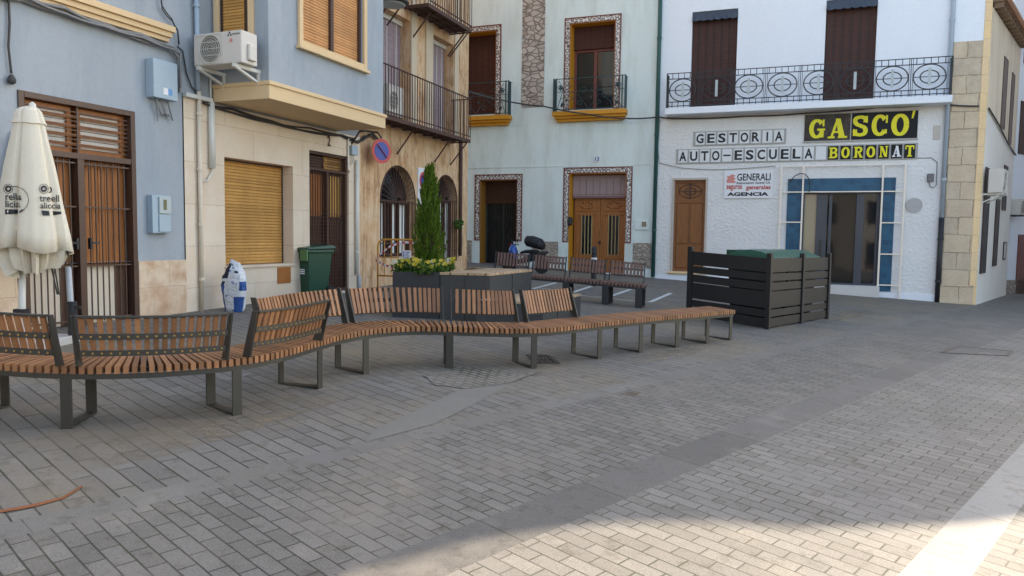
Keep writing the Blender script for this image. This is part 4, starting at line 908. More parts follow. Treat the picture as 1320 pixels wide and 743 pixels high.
# balconettes
def balconette(xa,xb,zt,q,zrail,label,left=True):
    t=thing('balconette',label,'balcony',FB.at((xa+xb)/2,0,zt-.3)); F=MB(FB.M)
    n=4
    for i,(k0,k1,d,e) in enumerate(((.0,.28,.16,.0),(.28,.55,.24,-.05),(.55,1,.32,-.1))): 
        F.box(xa+.12+e,xb-.12-e,-d,-.001,zt-.30+.30*k0,zt-.30+.30*k1)
    obj('ledge',F,MT['orange'],t,bevel=.01)
    F=MB(FB.M); y=-.28; l,r_=xa+.05,xb-.06
    F.bar((l,y,zrail),(r_,y,zrail),.022); F.bar((l,y,zt+.05),(r_,y,zt+.05),.02); F.bar((l,y,zt+(zrail-zt)*.6),(r_,y,zt+(zrail-zt)*.6),.012)
    for x in (l,l+.09,r_-.09,r_):
        F.box(x-.016,x+.016,y-.016,y+.016,zt,zrail+.02)
    for k in range(4):
        F.box(r_-.01,r_+.01,y+.07*k-.01,y+.07*k+.01,zt,zrail); F.box(l-.01,l+.01,y+.07*k-.01,y+.07*k+.01,zt,zrail)
    F.bar((l,y,zrail),(l,0,zrail),.02); F.bar((r_,y,zrail),(r_,0,zrail),.02)
    obj('railing',F,MT['greeniron'],t)
    F=MB(FB.M); H=zrail-zt; m_=(l+r_)/2
    for sx in (-1,1):
        X=lambda u:m_+sx*u*(r_-l)/2
        for (u0,v0,rad) in ((.80,.72,.10),(.72,.30,.12),(.45,.45,.14),(.25,.22,.10),(.55,.75,.08),(.15,.62,.12)):
            pts=[]
            for i in range(18):
                an=i*.42; rr_=rad*(1-i/22); pts.append((X(u0)+sx*rr_*math.cos(an),y,zt+H*v0+rr_*math.sin(an)))
            F.tube(pts,.009,5)
        F.tube([(X(.9),y,zt+.05),(X(.8),y,zt+H*.4),(X(.72),y,zt+H*.7),(X(.86),y,zt+H*.95)],.009,5)
        F.tube([(X(0),y,zt+.05),(X(.3),y,zt+H*.5),(X(.6),y,zt+H*.25),(X(.66),y,zt+.05)],.009,5)
        leafclump(F,(X(.80),y,zt+H*.72),.06,40,.06,random.Random(5)); leafclump(F,(X(.76),y,zt+H*.2),.05,30,.06,random.Random(6))
    leafclump(F,(m_+.1,y,zt+H*.42),.05,20,.05,random.Random(8)); obj('scrollwork',F,MT['greeniron'],t,recalc=False)
zL=B(760,142,.3)[1]; balconette(B(711,145,.3)[0],B(807.5,145,.3)[0],zL,w2,(B(713,103,.28)[1]+B(802,97,.28)[1])/2,'mustard ledge with green wrought-iron scroll railing under the glazed upper window')
zL1=B(650,148,.3)[1]; balconette(B(657,150,.3)[0]-(B(807.5,145,.3)[0]-B(711,145,.3)[0]),B(657,150,.3)[0],zL1,w1,B(650,105,.28)[1],'mustard ledge with green scroll railing under the brown blind, beside the ochre house')
# rubble strip, dado, grooves
F=MB(FB.M); a,b=B(673,70)[0],B(702,70)[0]; F.box(a,b,-.02,-.001,B(687,138.5)[1],ZT); obj('stone_strip',F,MT['rubble'],T)
F=MB(FB.M); zd=(B(601,310.5)[1]+B(840,313)[1])/2; zdb=-1.05
for xa,xb,yb in ((590,608,339),(686,719.5,337),(816,839.5,346)): a,b=B(xa,320)[0],B(xb,320)[0]; F.box(a,b,-.02,-.001,B(xb,yb)[1],zd)
pieces('stone_dado',F,MT['dado'],T)
F=MB(FB.M); zg=B(700,215.5)[1]; F.box(p0,e2[0]-.2,-.015,-.0013,zg,zg+.03); F.box(e2[1]+.2,p1,-.015,-.0013,zg,zg+.03); zg=B(760,158)[1]; F.box(p0,B(680,160)[0],-.008,-.0013,zg,zg+.02); obj('string_course',F,MT['pale'],T)
F=MB(FB.M); F.add([(p1-.001,-.0,gb)]*0,[]) if 0 else None
# dark glass door
F=MB(FB.M); a,b,z0,z1=e1; F.box(a+.013,b-.013,.54,.56,z0,z1-.013); W=obj('entrance_door',F,MT['glass'],T)
F=MB(FB.M); F.box(a+.013,b-.013,.44,.47,B(640,262)[1],z1-.02); obj('door_blind',F,MT['darkwood'],W)
F=MB(FB.M); frame(F,a+.013,b-.013,z0,z1-.2,.05,.49,.535); F.box((a+b)/2-.03,(a+b)/2+.03,.49,.535,z0,z1-.25)
zq=z0+(z1-z0)*.42
for sx in (-1,1):
    F.ring(((a+b)/2+sx*.28,.51,zq+.2),.15,.2,.012,20,5)
    for k in range(5): F.bar(((a+b)/2+sx*(.1+.09*k),.51,z0+.05),((a+b)/2+sx*(.1+.09*k),.51,z1-.3),.01)
obj('door_grille',F,plain('dark_green_iron',(.03,.045,.045),.4),W)
# carved double door
a,b,z0,z1=e2; zd1=B(770,255)[1]
F=MB(FB.M); F.box(a+.013,b-.013,.565,.57,z0,z1-.013); obj('doorway_back',F,MT['darkwood'],T)
F=MB(FB.M); F.box(a+.03,b-.03,.34,.37,zd1+.05,z1-.03); obj('roman_blind',F,plain('faded_pink_blind',(.36,.27,.27),.8,.12,3,sc3=(5,1,1)),T)
F=MB(FB.M); F.box(a+.03,b-.03,.32,.38,zd1+.0,zd1+.07)
for k in range(1,8): x=a+.03+(b-a-.06)*k/8; F.box(x-.006,x+.006,.332,.3395,zd1+.08,z1-.1)
F.box(a+.03,b-.03,.332,.3395,zd1+.11,zd1+.125); obj('blind_bar',F,plain('dusky_blind_bar',(.22,.12,.12),.6),T)
for sx in (-1,1):
    m_=(a+b)/2; x0_,x1_=(a+.05,m_-.005) if sx<0 else (m_+.005,b-.013)
    F=MB(FB.M); F.box(x0_,x1_,.46,.52,z0,zd1+.1); dr=obj('door',F,MT['doorwood2'],T,bevel=.006)
    F=MB(FB.M); frame(F,x0_+.03,x1_-.03,zd1-.40,zd1-.02,.045,.435,.4595); frame(F,x0_+.08,x1_-.08,z0+.45,zd1-.48,.05,.43,.4595); frame(F,x0_+.08,x1_-.08,z0+.08,z0+.40,.05,.43,.4595)
    xc=(x0_+x1_)/2
    for k in range(6):
        an=k*math.pi/3; F.lathe([(.05,-.03),(.02,-.045)],(xc+.20*math.cos(an),.46,zd1-.21+.09*math.sin(an)),8,'y')
    F.ring((xc,.45,zd1-.21),.2,.1,.02,20,6); pieces('carving',F,MT['doorwood2'],dr,bevel=.004)
    F=MB(FB.M)
    for k in (-1,0,1): F.box(xc+k*.11-.035,xc+k*.11+.035,.448,.4593,z0+.58,zd1-.55)
    g=pieces('slot_window',F,MT['glass'],dr)
    F=MB(FB.M)
    for k in (-1.5,-.5,.5,1.5): F.box(xc+k*.11-.012,xc+k*.11+.012,.42,.458,z0+.55,zd1-.52)
    pieces('glazing_bar',F,plain('gilt_bar',(.42,.33,.17),.4),g)
F=MB(FB.M); F.box((a+b)/2-.03,(a+b)/2+.03,.40,.4595,z0+.9,z0+1.0); obj('door_handle',F,MT['black'],T)
s,z=B(735.5,285,.02); F=MB(FB.M); F.lathe([(.05,-.15),(.09,-.1),(.09,.06),(.04,.12)],(s,-.09,z),10); F.bar((s,-.09,z+.1),(s,0,z+.12),.02); tag(obj('wall_lantern',F,MT['black']),'black wall lantern at the left jamb of the carved double door','lantern')
a,b=B(818,290,.05)[0],B(835,290,.05)[0]; z1=B(826,283.5,.05)[1]; z0=B(826,296.5,.05)[1]
def ex(t):
    F=MB(FB.M); F.box(b-.18,b-.05,-.055,-.0405,z0+.1,z1-.06); obj('window_pane',F,MT['glass'],t)
wallbox('meter_box',FB,a,b,z0,z1,.04,MT['pale'],'pale meter box with a small dark window right of the carved door','meter box',ex)
s,z=B(769.7,205,.02); F=MB(FB.M); F.box(s-.09,s+.09,-.02,-.001,z-.09,z+.09); t=obj('house_number',F,MT['tilewhite']); MI[t.name]=MI[t.name]; tag(t,'small blue and white house number tile above the carved door','number plate')
F=MB(FB.M); text(F,'13',s-.06,s+.06,z-.06,z+.06,-.021,.003,.02); obj('digits',F,MT['signblue'],t)
# green downpipe
def wpipe(name,s,z0,z1,r,off,mat,label,fr=FB,clips=5):
    t=thing(name,label,'pipe',fr.at(s,-off,z0)); F=MB(fr.M); F.tube([(s,-off,z0),(s,-off,z1)],r,12); obj('tube',F,mat,t,smooth=True)
    F=MB(fr.M)
    for k in range(clips): z=z0+(z1-z0)*(k+.5)/clips; F.lathe([(r+.012,-.03),(r+.012,.03)],(s,-off,z),12); F.box(s-.015,s+.015,-off+r,0,z-.015,z+.015)
    pieces('clip',F,mat,t); return t
sp=(B(851.5,5,.08)[0]+B(841.5,350,.08)[0])/2
wpipe('drainpipe',sp,B(841,357,.08)[1],ZT,.06,.08,MT['greenpipe'],'dark green downpipe between the pale house and the white office')
# ------------------------------------------------------------------ white office
q0=p1+.02; q1=(B(1224,129)[0]+B(1212,330)[0])/2; gw=FB.g(q1); zsl=B(1000,142,.5)[1]
T=thing('office_building','white office building with rough plaster ground floor, lettering and blue-tiled entrance','building',FB.at(q0,0,gw))
sd=R4(868,908.5,232,350.5); en=(B(1033.5,300)[0],B(1134,300)[0],B(1100,368)[1],B(1085,248)[1])
sd=(sd[0],sd[1],sd[2],sd[3])
F=MB(FB.M); roughgrid(F,q0,q1,gw-.3,zsl,-.02,[sd,en]); obj('plaster_wall',F,MT['roughcast'],T,recalc=False,smooth=True); F=MB(FB.M); grid(F,sd[0],sd[1],sd[2],sd[3],-.02,[(*sd,0,.14)],.14); grid(F,en[0],en[1],en[2],en[3],-.02,[(*en,0,.22)],.22); obj('door_reveal',F,MT['white'],T,recalc=False)
u1=R4(891,949.5,13.5,137); u2=R4(1063,1129,-2,131); zfl=B(1040,133,.0)[1]
u1=(u1[0],u1[1],zsl+.0,u1[3]); u2=(u2[0],u2[1],zsl+.0,u2[3])
F=MB(FB.M); grid(F,q0,q1,zsl,ZT,0,[(*u1,0,.2),(*u2,0,.2)],.2); shell(F,q0,q1,gw-.6,ZT,8,.25); obj('upper_wall',F,MT['white'],T,recalc=False)
F=MB(FB.M); F.box(q0+.001,q1-.001,.21,.5,gw-.6,zsl+2.6); obj('core',F,MT['darkwood'],T)
F=MB(FB.M); zsk=.13; F.box(q0,B(1160,380)[0]-2.3,-.055,-.0205,gw-.6,FB.g((q0+q1)/2-2.5)+.16); F.box(en[1]+.02,q1,-.056,-.0205,gw-.6,gw+.20); pieces('painted_skirting',F,MT['white'],T)
# balcony of the office
bo=.55; bx0,bx1=B(857,145,bo)[0],B(1228,128,bo)[0]; zb_0=(B(857,149.5,bo)[1]+B(1227,130,bo)[1])/2; zb_1=(B(857,139,bo)[1]+B(1227,123,bo)[1])/2
t=thing('balcony','long white balcony with black iron ring railing above the office sign','balcony',FB.at((bx0+bx1)/2,0,zb_0))
F=MB(FB.M); F.box(bx0,bx1,-bo,-.001-.02,zb_0,zb_1); obj('slab',F,MT['white'],t,bevel=.01)
zr=(B(859,94.5,bo)[1]+B(1228,73,bo)[1])/2
F=MB(FB.M); y=-bo+.04; H=zr-zb_1; x0,x1=bx0+.03,bx1-.03
zl=[zb_1+.05,zb_1+H*.17,zb_1+H*.84,zr]
for z in zl: F.bar((x0,y,z),(x1,y,z),.03,.02)
mot=[B(x,110,bo)[0] for x in (880,923.5,965,1008.5,1055,1102,1150,1198)]
nb=44
for i in range(nb+1):
    x=x0+(x1-x0)*i/nb; near=min(abs(x-m) for m in mot)
    F.box(x-.009,x+.009,y-.009,y+.009,zb_1,zl[1]); F.box(x-.009,x+.009,y-.009,y+.009,zl[2],zr)
for i in range(len(mot)+1):
    xa=(mot[i-1]+mot[i])/2 if 0<i<len(mot) else (x0 if i==0 else x1)
    F.box(xa-.008,xa+.008,y-.008,y+.008,zb_1,zr)
    if 0<i<len(mot):
        for d in (-.045,.045): F.box(xa+d-.006,xa+d+.006,y-.006,y+.006,zb_1,zr)
for xx in (x0,x1):
    for z in zl: F.bar((xx,y,z),(xx,-.02,z),.02,.014)
    for k in range(0,5): F.box(xx-.007,xx+.007,y+.1*k-.007,y+.1*k+.007,zb_1,zr)
obj('railing',F,MT['black'],t)
cz=(zl[1]+zl[2])/2; R=(zl[2]-zl[1])/2-.01
F=MB(FB.M)
for m in mot:
    F.ring((m,y,cz),R*1.18,R,.017,30,5); F.ring((m,y,cz),R*.68,R*.52,.016,24,5); F.bar((m-R*1.2,y,cz),(m+R*1.2,y,cz),.018)
pieces('ring_ornament',F,MT['black'],t)
F=MB(FB.M)
for m in mot: F.vprism([(m-.035,cz-R*.72),(m+.035,cz-R*.72),(m+.035,cz+R*.72),(m-.035,cz+R*.72)],y-.02,y-.014); 
pieces('centre_plate',F,MT['greyplate'],t)
for q in (u1,u2):
    a,b,z0,z1=q; F=MB(FB.M); F.box(a,b,.12,.14,z0,z1); W=obj('balcony_door',F,MT['blindpurple'],T)
    F=MB(FB.M); n=24; vs=[];fs=[]
    for i in range(n+1):
        x=a+.01+(b-a-.02)*i/n; yy=-.10+.02*math.sin(i*1.9); zz=z1-.27-.03*abs(math.sin(i*math.pi/4)); vs+=[(x,.02,z1-.02),(x,yy,zz)]
    for i in range(n): fs.append((2*i,2*i+1,2*i+3,2*i+2))
    F.add(vs,fs); obj('awning_valance',F,plain('slate_canvas',(.055,.07,.095),.8,.15,6),W)
    F=MB(FB.M)
    for k in range(1,6): x=a+(b-a)*k/6; F.box(x-.006,x+.006,.108,.119,z0,z1-.1)
    obj('blind_cords',F,MT['ink'],W)
# plaster joints: signs
def tiles(xa,xb,ya,yb_,ya2,yb2,word,y_cols,label,name):
    pass
def letter_row(label,word,x0,x1,z0,z1,dark_from=None):
    n=len(word); t=thing('letter_sign',label,'sign',FB.at((x0+x1)/2,0,z0)); w=(x1-x0)/n
    F=MB(FB.M); F.box(x0-.04,x1+.04,-.05,-.021,z0-.035,z1+.035); obj('backing_strip',F,MT['tilegrey'],t,bevel=.004)
    for i,ch in enumerate(word):
        a=x0+w*i+w*.08; b=x0+w*(i+1)-w*.08; dk=dark_from is not None and i>=dark_from
        F=MB(FB.M); F.box(a,b,-.072,-.0505,z0,z1); tl=obj('letter_tile',F,MT['signblack'] if dk else MT['tilewhite'],t,bevel=.004)
        if ch!=' ':
            F=MB(FB.M); cw=(b-a); ch_h=z1-z0
            if ch=='-': F.box(a+cw*.12,b-cw*.12,-.078,-.0725,z0+ch_h*.44,z0+ch_h*.56)
            elif ch=='I' and not dk: F.box((a+b)/2-cw*.09,(a+b)/2+cw*.09,-.078,-.0725,z0+ch_h*.14,z1-ch_h*.14)
            else:
                k=.10 if not dk else .08
                (slab(F,ch,a+cw*.10,b-cw*.10,z0+ch_h*.10,z1-ch_h*.10,-.0725,.004) if dk else text(F,ch,a+cw*k,b-cw*k,z0+ch_h*.12,z1-ch_h*.12,-.0725,.005,.03))
            obj('letter',F,(MT['paper'] if dk and i==n-2 else MT['signyellow']) if dk else MT['ink'],tl)
    return t
def slab(F,ch,x0,x1,z0,z1,y,th):
    W,H=x1-x0,z1-z0; T_,t_=.30,.15
    def P(u,v): return (x0+W*u,z0+H*v)
    yb=[y]
    def quad(pts):
        yb[0]-=.0004; F.vprism([P(*p) for p in pts],yb[0]-th,yb[0])
    def R_c(u0,u1,v0,v1): quad([(u0,v0),(u1,v0),(u1,v1),(u0,v1)])
    def path(pts):
        yb[0]-=.0004; L=[];Rr=[]
        for i,p in enumerate(pts):
            a=Vector(pts[max(i-1,0)]); b=Vector(pts[min(i+1,len(pts)-1)]); d=(b-a).normalized(); w=(t_+(T_-t_)*abs(d.y)**1.5)/2; n=Vector((-d.y,d.x))*w; q=Vector(p)
            L.append(P(*(q+n))); Rr.append(P(*(q-n)))
        vs=[(q[0],yb[0]-th,q[1]) for q in L]+[(q[0],yb[0]-th,q[1]) for q in Rr]+[(q[0],yb[0],q[1]) for q in L]+[(q[0],yb[0],q[1]) for q in Rr]; m=len(L)
        fs=[]
        for i in range(m-1): fs+=[(i,i+1,m+i+1,m+i),(i,2*m+i,2*m+i+1,i+1),(m+i,m+i+1,3*m+i+1,3*m+i)]
        F.add(vs,fs)
    def arc(a0,a1,cx=.5,cy=.5,rx=.36,ry=.43,n=28): return [(cx+rx*math.cos(R_(a0+(a1-a0)*i/n)),cy+ry*math.sin(R_(a0+(a1-a0)*i/n))) for i in range(n+1)]
    if ch=='O': path(arc(0,360))
    elif ch=='C': path(arc(38,322)); R_c(.86,.98,.60,.97); R_c(.80,.95,.10,.30)
    elif ch=='G': path(arc(38,318)); R_c(.86,.98,.62,.97); R_c(.68,.95,.04,.44); R_c(.52,1.04,.40,.50)
    elif ch=='S': path(cat2([(.84,.70),(.76,.86),(.5,.925),(.24,.87),(.17,.73),(.28,.59),(.5,.51),(.74,.42),(.83,.27),(.75,.13),(.5,.075),(.24,.13),(.15,.30)])); R_c(.83,.95,.64,.97); R_c(.05,.17,.03,.36)
    elif ch=='A': quad([(.10,.03),(.24,.03),(.56,.97),(.42,.97)]); quad([(.60,.03),(.92,.03),(.64,1.0),(.38,1.0)]); R_c(.24,.70,.27,.36); R_c(-.02,.36,0,.10); R_c(.54,1.04,0,.10)
    elif ch in 'BR':
        R_c(.12,.40,.02,.98); R_c(.0,.42,0,.10); R_c(0,.42,.90,1)
        path(cat2([(.38,.93),(.62,.93),(.80,.86),(.84,.74),(.78,.60),(.62,.53),(.38,.52)]))
        if ch=='B': path(cat2([(.38,.50),(.66,.49),(.84,.40),(.88,.27),(.83,.14),(.66,.07),(.38,.07)]))
        else: quad([(.44,.50),(.70,.52),(1.0,.04),(.70,.04)]); R_c(.66,1.06,0,.10)
    elif ch=='N': R_c(.12,.26,.03,.97); R_c(.76,.90,.03,.97); quad([(.08,.98),(.38,.98),(.92,.02),(.62,.02)]); R_c(0,.38,0,.09); R_c(0,.3,.91,1); R_c(.64,1.02,.91,1)
    elif ch=='T': R_c(.36,.64,.02,.98); R_c(0,1,.87,1); R_c(0,.12,.66,.98); R_c(.88,1,.66,.98); R_c(.22,.78,0,.10)
def cat2(P,n=5):
    P=[P[0]]+P+[P[-1]]; out=[]
    for i in range(1,len(P)-2):
        a,b,c,d=[Vector(p) for p in P[i-1:i+3]]
        for k in range(n): t=k/n; q=.5*((2*b)+(c-a)*t+(2*a-5*b+4*c-d)*t*t+(3*b-a-3*c+d)*t**3); out.append((q.x,q.y))
    out.append(P[-1]); return out
def serifs(F,ch,x0,x1,z0,z1,y,th):
    w=x1-x0; h=z1-z0; s=h*.11
    def S(cx,z,k=.2): F.box(x0+w*(cx-k),x0+w*(cx+k),y-th-.001,y-.0001,z,z+s)
    bot,top=z0,z1-s
    if ch in 'AR': S(.14,bot,.20) ; S(.86,bot,.20)
    if ch=='A': pass
    if ch=='N': S(.16,bot,.22); S(.14,top,.2); S(.84,top,.22)
    if ch in 'TI': S(.5,bot,.26)
    if ch in 'BR': S(.12,top,.18)
    if ch=='B': S(.12,bot,.18)
    if ch=='T': F.box(x0,x0+w*.12,y-th-.001,y-.0001,z1-h*.26,z1); F.box(x1-w*.12,x1,y-th-.001,y-.0001,z1-h*.26,z1)
    if ch in 'GCS': F.box(x1-w*.17,x1-w*.02,y-th-.001,y-.0001,z1-h*.34,z1-h*.05)
    if ch=='G': F.box(x1-w*.42,x1+w*.03,y-th-.001,y-.0001,z0+h*.36,z0+h*.48)
    if ch=='S': F.box(x0+w*.02,x0+w*.15,y-th-.001,y-.0001,z0+h*.03,z0+h*.32)
of=.05
r1=(B(895.5,179,of)[0],B(1011.5,178,of)[0],(B(897,186.5,of)[1]+B(1011,184.5,of)[1])/2,(B(897,171.5,of)[1]+B(1011,167.5,of)[1])/2)
letter_row('row of white letter tiles reading GESTORIA on the rough plaster','GESTORIA',*r1)
r2=(B(873.5,200,of)[0],B(1181,196,of)[0],(B(875,209.5,of)[1]+B(1180,204.5,of)[1])/2,(B(875,194,of)[1]+B(1180,186,of)[1])/2)
letter_row('long row of letter tiles reading AUTO-ESCUELA in black and BORONAT in yellow','AUTO-ESCUELA BORONAT',*r2,dark_from=13)
gx0,gx1=B(1037,165,of)[0],B(1183,162,of)[0]; gz1=(B(1037,148,of)[1]+B(1183,143.5,of)[1])/2; gz0=(B(1037,182,of)[1]+B(1183,178.5,of)[1])/2
t=thing('name_sign','large black sign reading GASCO with yellow block letters, left panel browned','sign',FB.at((gx0+gx1)/2,0,gz0))
gm=gx0+(gx1-gx0)*.422
F=MB(FB.M); F.box(gx0,gm-.015,-.06,-.021,gz0,gz1); obj('left_panel',F,MT['signbrown'],t,bevel=.004)
F=MB(FB.M); F.box(gm+.015,gx1,-.06,-.021,gz0,gz1); obj('right_panel',F,MT['signblack'],t,bevel=.004)
F=MB(FB.M); F.box(gm-.014,gm+.014,-.065,-.021,gz0,gz1); F.box(gx0-.02,gx1+.02,-.07,-.021,gz0-.04,gz0-.001); F.box(gx0-.02,gx1+.02,-.065,-.021,gz1+.001,gz1+.02); obj('rail',F,MT['tilegrey'],t)
gw_=gx1-gx0; H=gz1-gz0
for ch,f0,f1,d0,d1 in (('G',.045,.185,.10,.82),('A',.22,.385,.08,.82),('S',.435,.575,.12,.90),('C',.605,.745,.12,.90),('O',.775,.925,.10,.90)):
    F=MB(FB.M); a,b=gx0+gw_*f0,gx0+gw_*f1; slab(F,ch,a,b,gz0+H*d0,gz0+H*d1,-.0605,.006); obj('letter',F,MT['signyellow'],t)
F=MB(FB.M); text(F,"'",gx0+gw_*.945,gx0+gw_*.975,gz0+H*.72,gz0+H*1.0,-.0605,.008,.03,.3); obj('accent',F,MT['signyellow'],t)
# insurance sign
a,b=B(933.5,240,of)[0],B(995.5,240,of)[0]; z1=B(965,221.5,of)[1]; z0=B(965,256,of)[1]
t=thing('insurance_sign','small white sign reading GENERALI seguros generales AGENCIA beside the narrow wooden door','sign',FB.at((a+b)/2,0,z0))
F=MB(FB.M); F.box(a,b,-.07,-.021,z0,z1); obj('panel',F,MT['paper'],t,bevel=.006)
def fx(u,v): return a+(b-a)*u,z0+(z1-z0)*v
def tx(body,u0,u1,v0,v1,mat,bold=0.,nm='lettering',shear=0):
    F=MB(FB.M); x0_,q0_=fx(u0,v0); x1_,q1_=fx(u1,v1); text(F,body,x0_,x1_,q0_,q1_,-.0705,.003,bold,shear); return F,mat,nm
for A in (('GENERALI',.27,.96,.66,.93,MT['ink'],.02),('Assicurazioni',.25,.62,.535,.63,MT['ink'],.02),('Generali',.65,.84,.535,.63,MT['ink'],.02),('S.A.',.87,.96,.535,.63,MT['ink'],.02),('seguros',.05,.38,.28,.50,MT['redtext'],.03),('generales',.46,.97,.28,.50,MT['redtext'],.03),('AGENCIA',.07,.93,.09,.23,MT['ink'],.05)):
    F,m_,nm=tx(*A[:5],A[5],A[6]); obj(nm,F,m_,t)
F=MB(FB.M); P=[fx(u,v) for u,v in ((.05,.58),(.22,.58),(.25,.62),(.20,.68),(.24,.74),(.20,.80),(.23,.88),(.15,.90),(.10,.84),(.05,.86),(.07,.76),(.05,.70))]; F.vprism(P,-.074,-.0705); obj('emblem',F,MT['salmon'],t)
# narrow wooden door
a,b,z0,z1=sd
F=MB(FB.M); frame(F,a-.06,b+.06,z0-.0,z1+.05,.06,-.06,-.0205,False); fr_=obj('door_surround',F,plain('stone_surround',(.52,.45,.38),.8,.1,6),T)
MT['narrow']=woodmat('narrow_door_wood',(.30,.115,.035),.5,(5,5,.6),4,.5); F=MB(FB.M); F.box(a,b,.08,.12,z0,z1); dr=obj('door',F,MT['narrow'],T)
zp=B(888,258.5)[1]; F=MB(FB.M); frame(F,a+.0,b-.0,z0,z1,.06,.04,.0795); frame(F,a+.065,b-.065,zp+.0,z1-.065,.03,.045,.0795); F.box(a+.06,b-.06,.045,.0795,zp-.07,zp-.001)
m_=(a+b)/2; hz=(z1-zp)/2
for k,(za,zb_) in enumerate(((z0+.12,z0+.75),(z0+.85,zp-.12))):
    for (xa,xb) in ((a+.09,m_-.03),(m_+.03,b-.09)): F.box(xa,xb,.045,.0795,za,zb_)
pieces('door_panel',F,MT['narrow'],dr,bevel=.006)
F=MB(FB.M); cz_=(zp+z1-.065)/2; rx=(b-a)*.36; rz=(z1-.065-zp)*.36
F.ring((m_,.06,cz_),rx,rz,.012,24,5); F.ring((m_,.06,cz_),rx*.5,rz*.55,.012,20,5); F.box(m_-.02,m_+.02,.05,.07,cz_-rz*1.2,cz_+rz*1.2); F.box(m_-rx,m_+rx,.052,.068,cz_-.012,cz_+.012); obj('door_grille',F,MT['darkwood'],dr)
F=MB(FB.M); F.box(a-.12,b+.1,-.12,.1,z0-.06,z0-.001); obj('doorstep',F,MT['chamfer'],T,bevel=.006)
# entrance
a,b,z0,z1=en
x_l,x_r=B(1005,290,.1)[0],B(1163,300,.1)[0]; gE=FB.g(x_r)
F=MB(FB.M); ta,tb2=B(1015.5,240,.02)[0],B(1154.5,240,.02)[0]; zt0,zt1=B(1085,247,.02)[1],B(1085,230,.02)[1]
F.box(ta,tb2,-.055,-.0205,zt0,zt1); F.box(ta,a-.01,-.055,-.0205,gE,zt0-.001); F.box(B(1136,300)[0],tb2,-.055,-.0205,B(1145,376)[1],zt0-.001)
obj('blue_tiles',F,MT['tileblue'],T)
F=MB(FB.M); yy=-.13; X=[x_l,B(1033,290,.1)[0],B(1135,290,.1)[0],x_r]; Z=[B(1085,213.5,.1)[1],B(1085,247.5,.1)[1],B(1150,287.5,.1)[1],B(1150,328,.1)[1],B(1150,368,.1)[1]]
for x in X: F.box(x-.022,x+.022,yy-.022,yy+.022,gE-.05,Z[0])
for z in Z[:2]: F.box(X[0]+.0225,X[3]-.0225,yy-.0165,yy+.0165,z-.016,z+.016)
for z in Z[2:4]: F.box(X[0]+.0225,X[1]-.0225,yy-.0165,yy+.0165,z-.016,z+.016)
for z in Z[2:]: F.box(X[2]+.0225,X[3]-.0225,yy-.0165,yy+.0165,z-.016,z+.016)
for x in (X[0],X[3]): F.bar((x,yy,Z[0]),(x,-.02,Z[0]),.025)
t=thing('entrance_frame','white tubular grid frame around the blue-tiled glass entrance','frame',FB.at((x_l+x_r)/2,yy,gE)); obj('tubes',F,MT['whiteframe'],t,bevel=.004)
def bx(p): return B(p,300,-.15)[0]
F=MB(FB.M); frame(F,a,b,z0,z1,.05,.06,.16)
X2=[(bx(1051),bx(1065)),(bx(1102),bx(1112)),(bx(1128),b-.05)]
for (u,v) in X2: F.box(u,v,.06,.155,z0+.05,z1-.05)
F.box(bx(1067),bx(1071),.05,.10,z0+.05,z1-.06)
E_=obj('glass_door',F,MT['anth'],T,bevel=.004)
F=MB(FB.M); F.box(a+.05,X2[0][0],.10,.11,z0+.05,z1-.05); obj('pane',F,MT['glassreflect'],E_)
F=MB(FB.M); F.box(X2[0][1],X2[1][0],.12,.13,z0+.05,z1-.05); obj('pane',F,MT['glasswarm'],E_)
F=MB(FB.M); F.box(X2[1][1],X2[2][0],.10,.11,z0+.05,z1-.05); obj('pane',F,MT['glass'],E_)
F=MB(FB.M); x=bx(1058); F.bar((x,.0,z0+.75),(x,.0,z0+1.25),.03); F.bar((x,0,z0+.8),(x,.06,z0+.8),.02); F.bar((x,0,z0+1.2),(x,.06,z0+1.2),.02); obj('handle',F,MT['greymetal'],E_)
F=MB(FB.M); F.box(B(1000,370)[0],b+.03,-.30,.2,gw-.5,z0-.001); obj('entrance_step',F,plain('pale_step',(.62,.59,.56),.7,.06,3),T,bevel=.01)
# swan-neck lamp
pts=[B(x,y,.2) for x,y in ((1020,232),(1025,227),(1032,224),(1038,225),(1043,231),(1044,240),(1043,247))]
F=MB(FB.M); F.tube([(s,-.25,z) for s,z in pts],.014,6); s,z=pts[0]; F.lathe([(.06,-.05),(.02,.02)],(s,-.25,z),12); s,z=pts[-1]; F.bar((s,-.25,z),(s,-.03,z),.02)
tag(obj('wall_lamp',F,MT['greymetal']),'thin swan-neck lamp arching over the blue tiles','lamp')
F=MB(FB.M); s,z=B(1178,265,.0); F.lathe([(.20,-.055),(.205,-.0205)],(s,0,z),28,'y'); tag(obj('wall_disc',F,plain('grey_render_disc',(.45,.43,.42),.9,.15,9,.5,30),smooth=False),'round grey rendered patch on the plaster right of the entrance','disc')
a,b=B(1196,220,.08)[0],B(1204.5,220,.08)[0]; z1,z0=B(1200,224,.08)[1],B(1200,234.5,.08)[1]
def ex(t):
    F=MB(FB.M); m_=(a+b)/2; F.tube([(m_-.03,-.05,z0),(m_,-.05,z0-.12),(m_+.07,-.05,z0-.16),(m_+.15,-.04,z0-.08),(m_+.14,-.03,z1+.3),(m_-.0,-.03,z1+.42),(m_-.55,-.03,z1+.42)],.012,6); obj('wiring',F,MT['cablegrey'],t)
wallbox('junction_box',FB,a,b,z0,z1,.08,plain('old_grey_box',(.16,.15,.15),.6),'small grey junction box with looping wire on the plaster near the stone corner','electrical box',ex,y0=-.02)
a,b=B(1203,170,.03)[0],B(1212,170,.03)[0]; z1,z0=B(1208,162,.03)[1],B(1208,180,.03)[1]
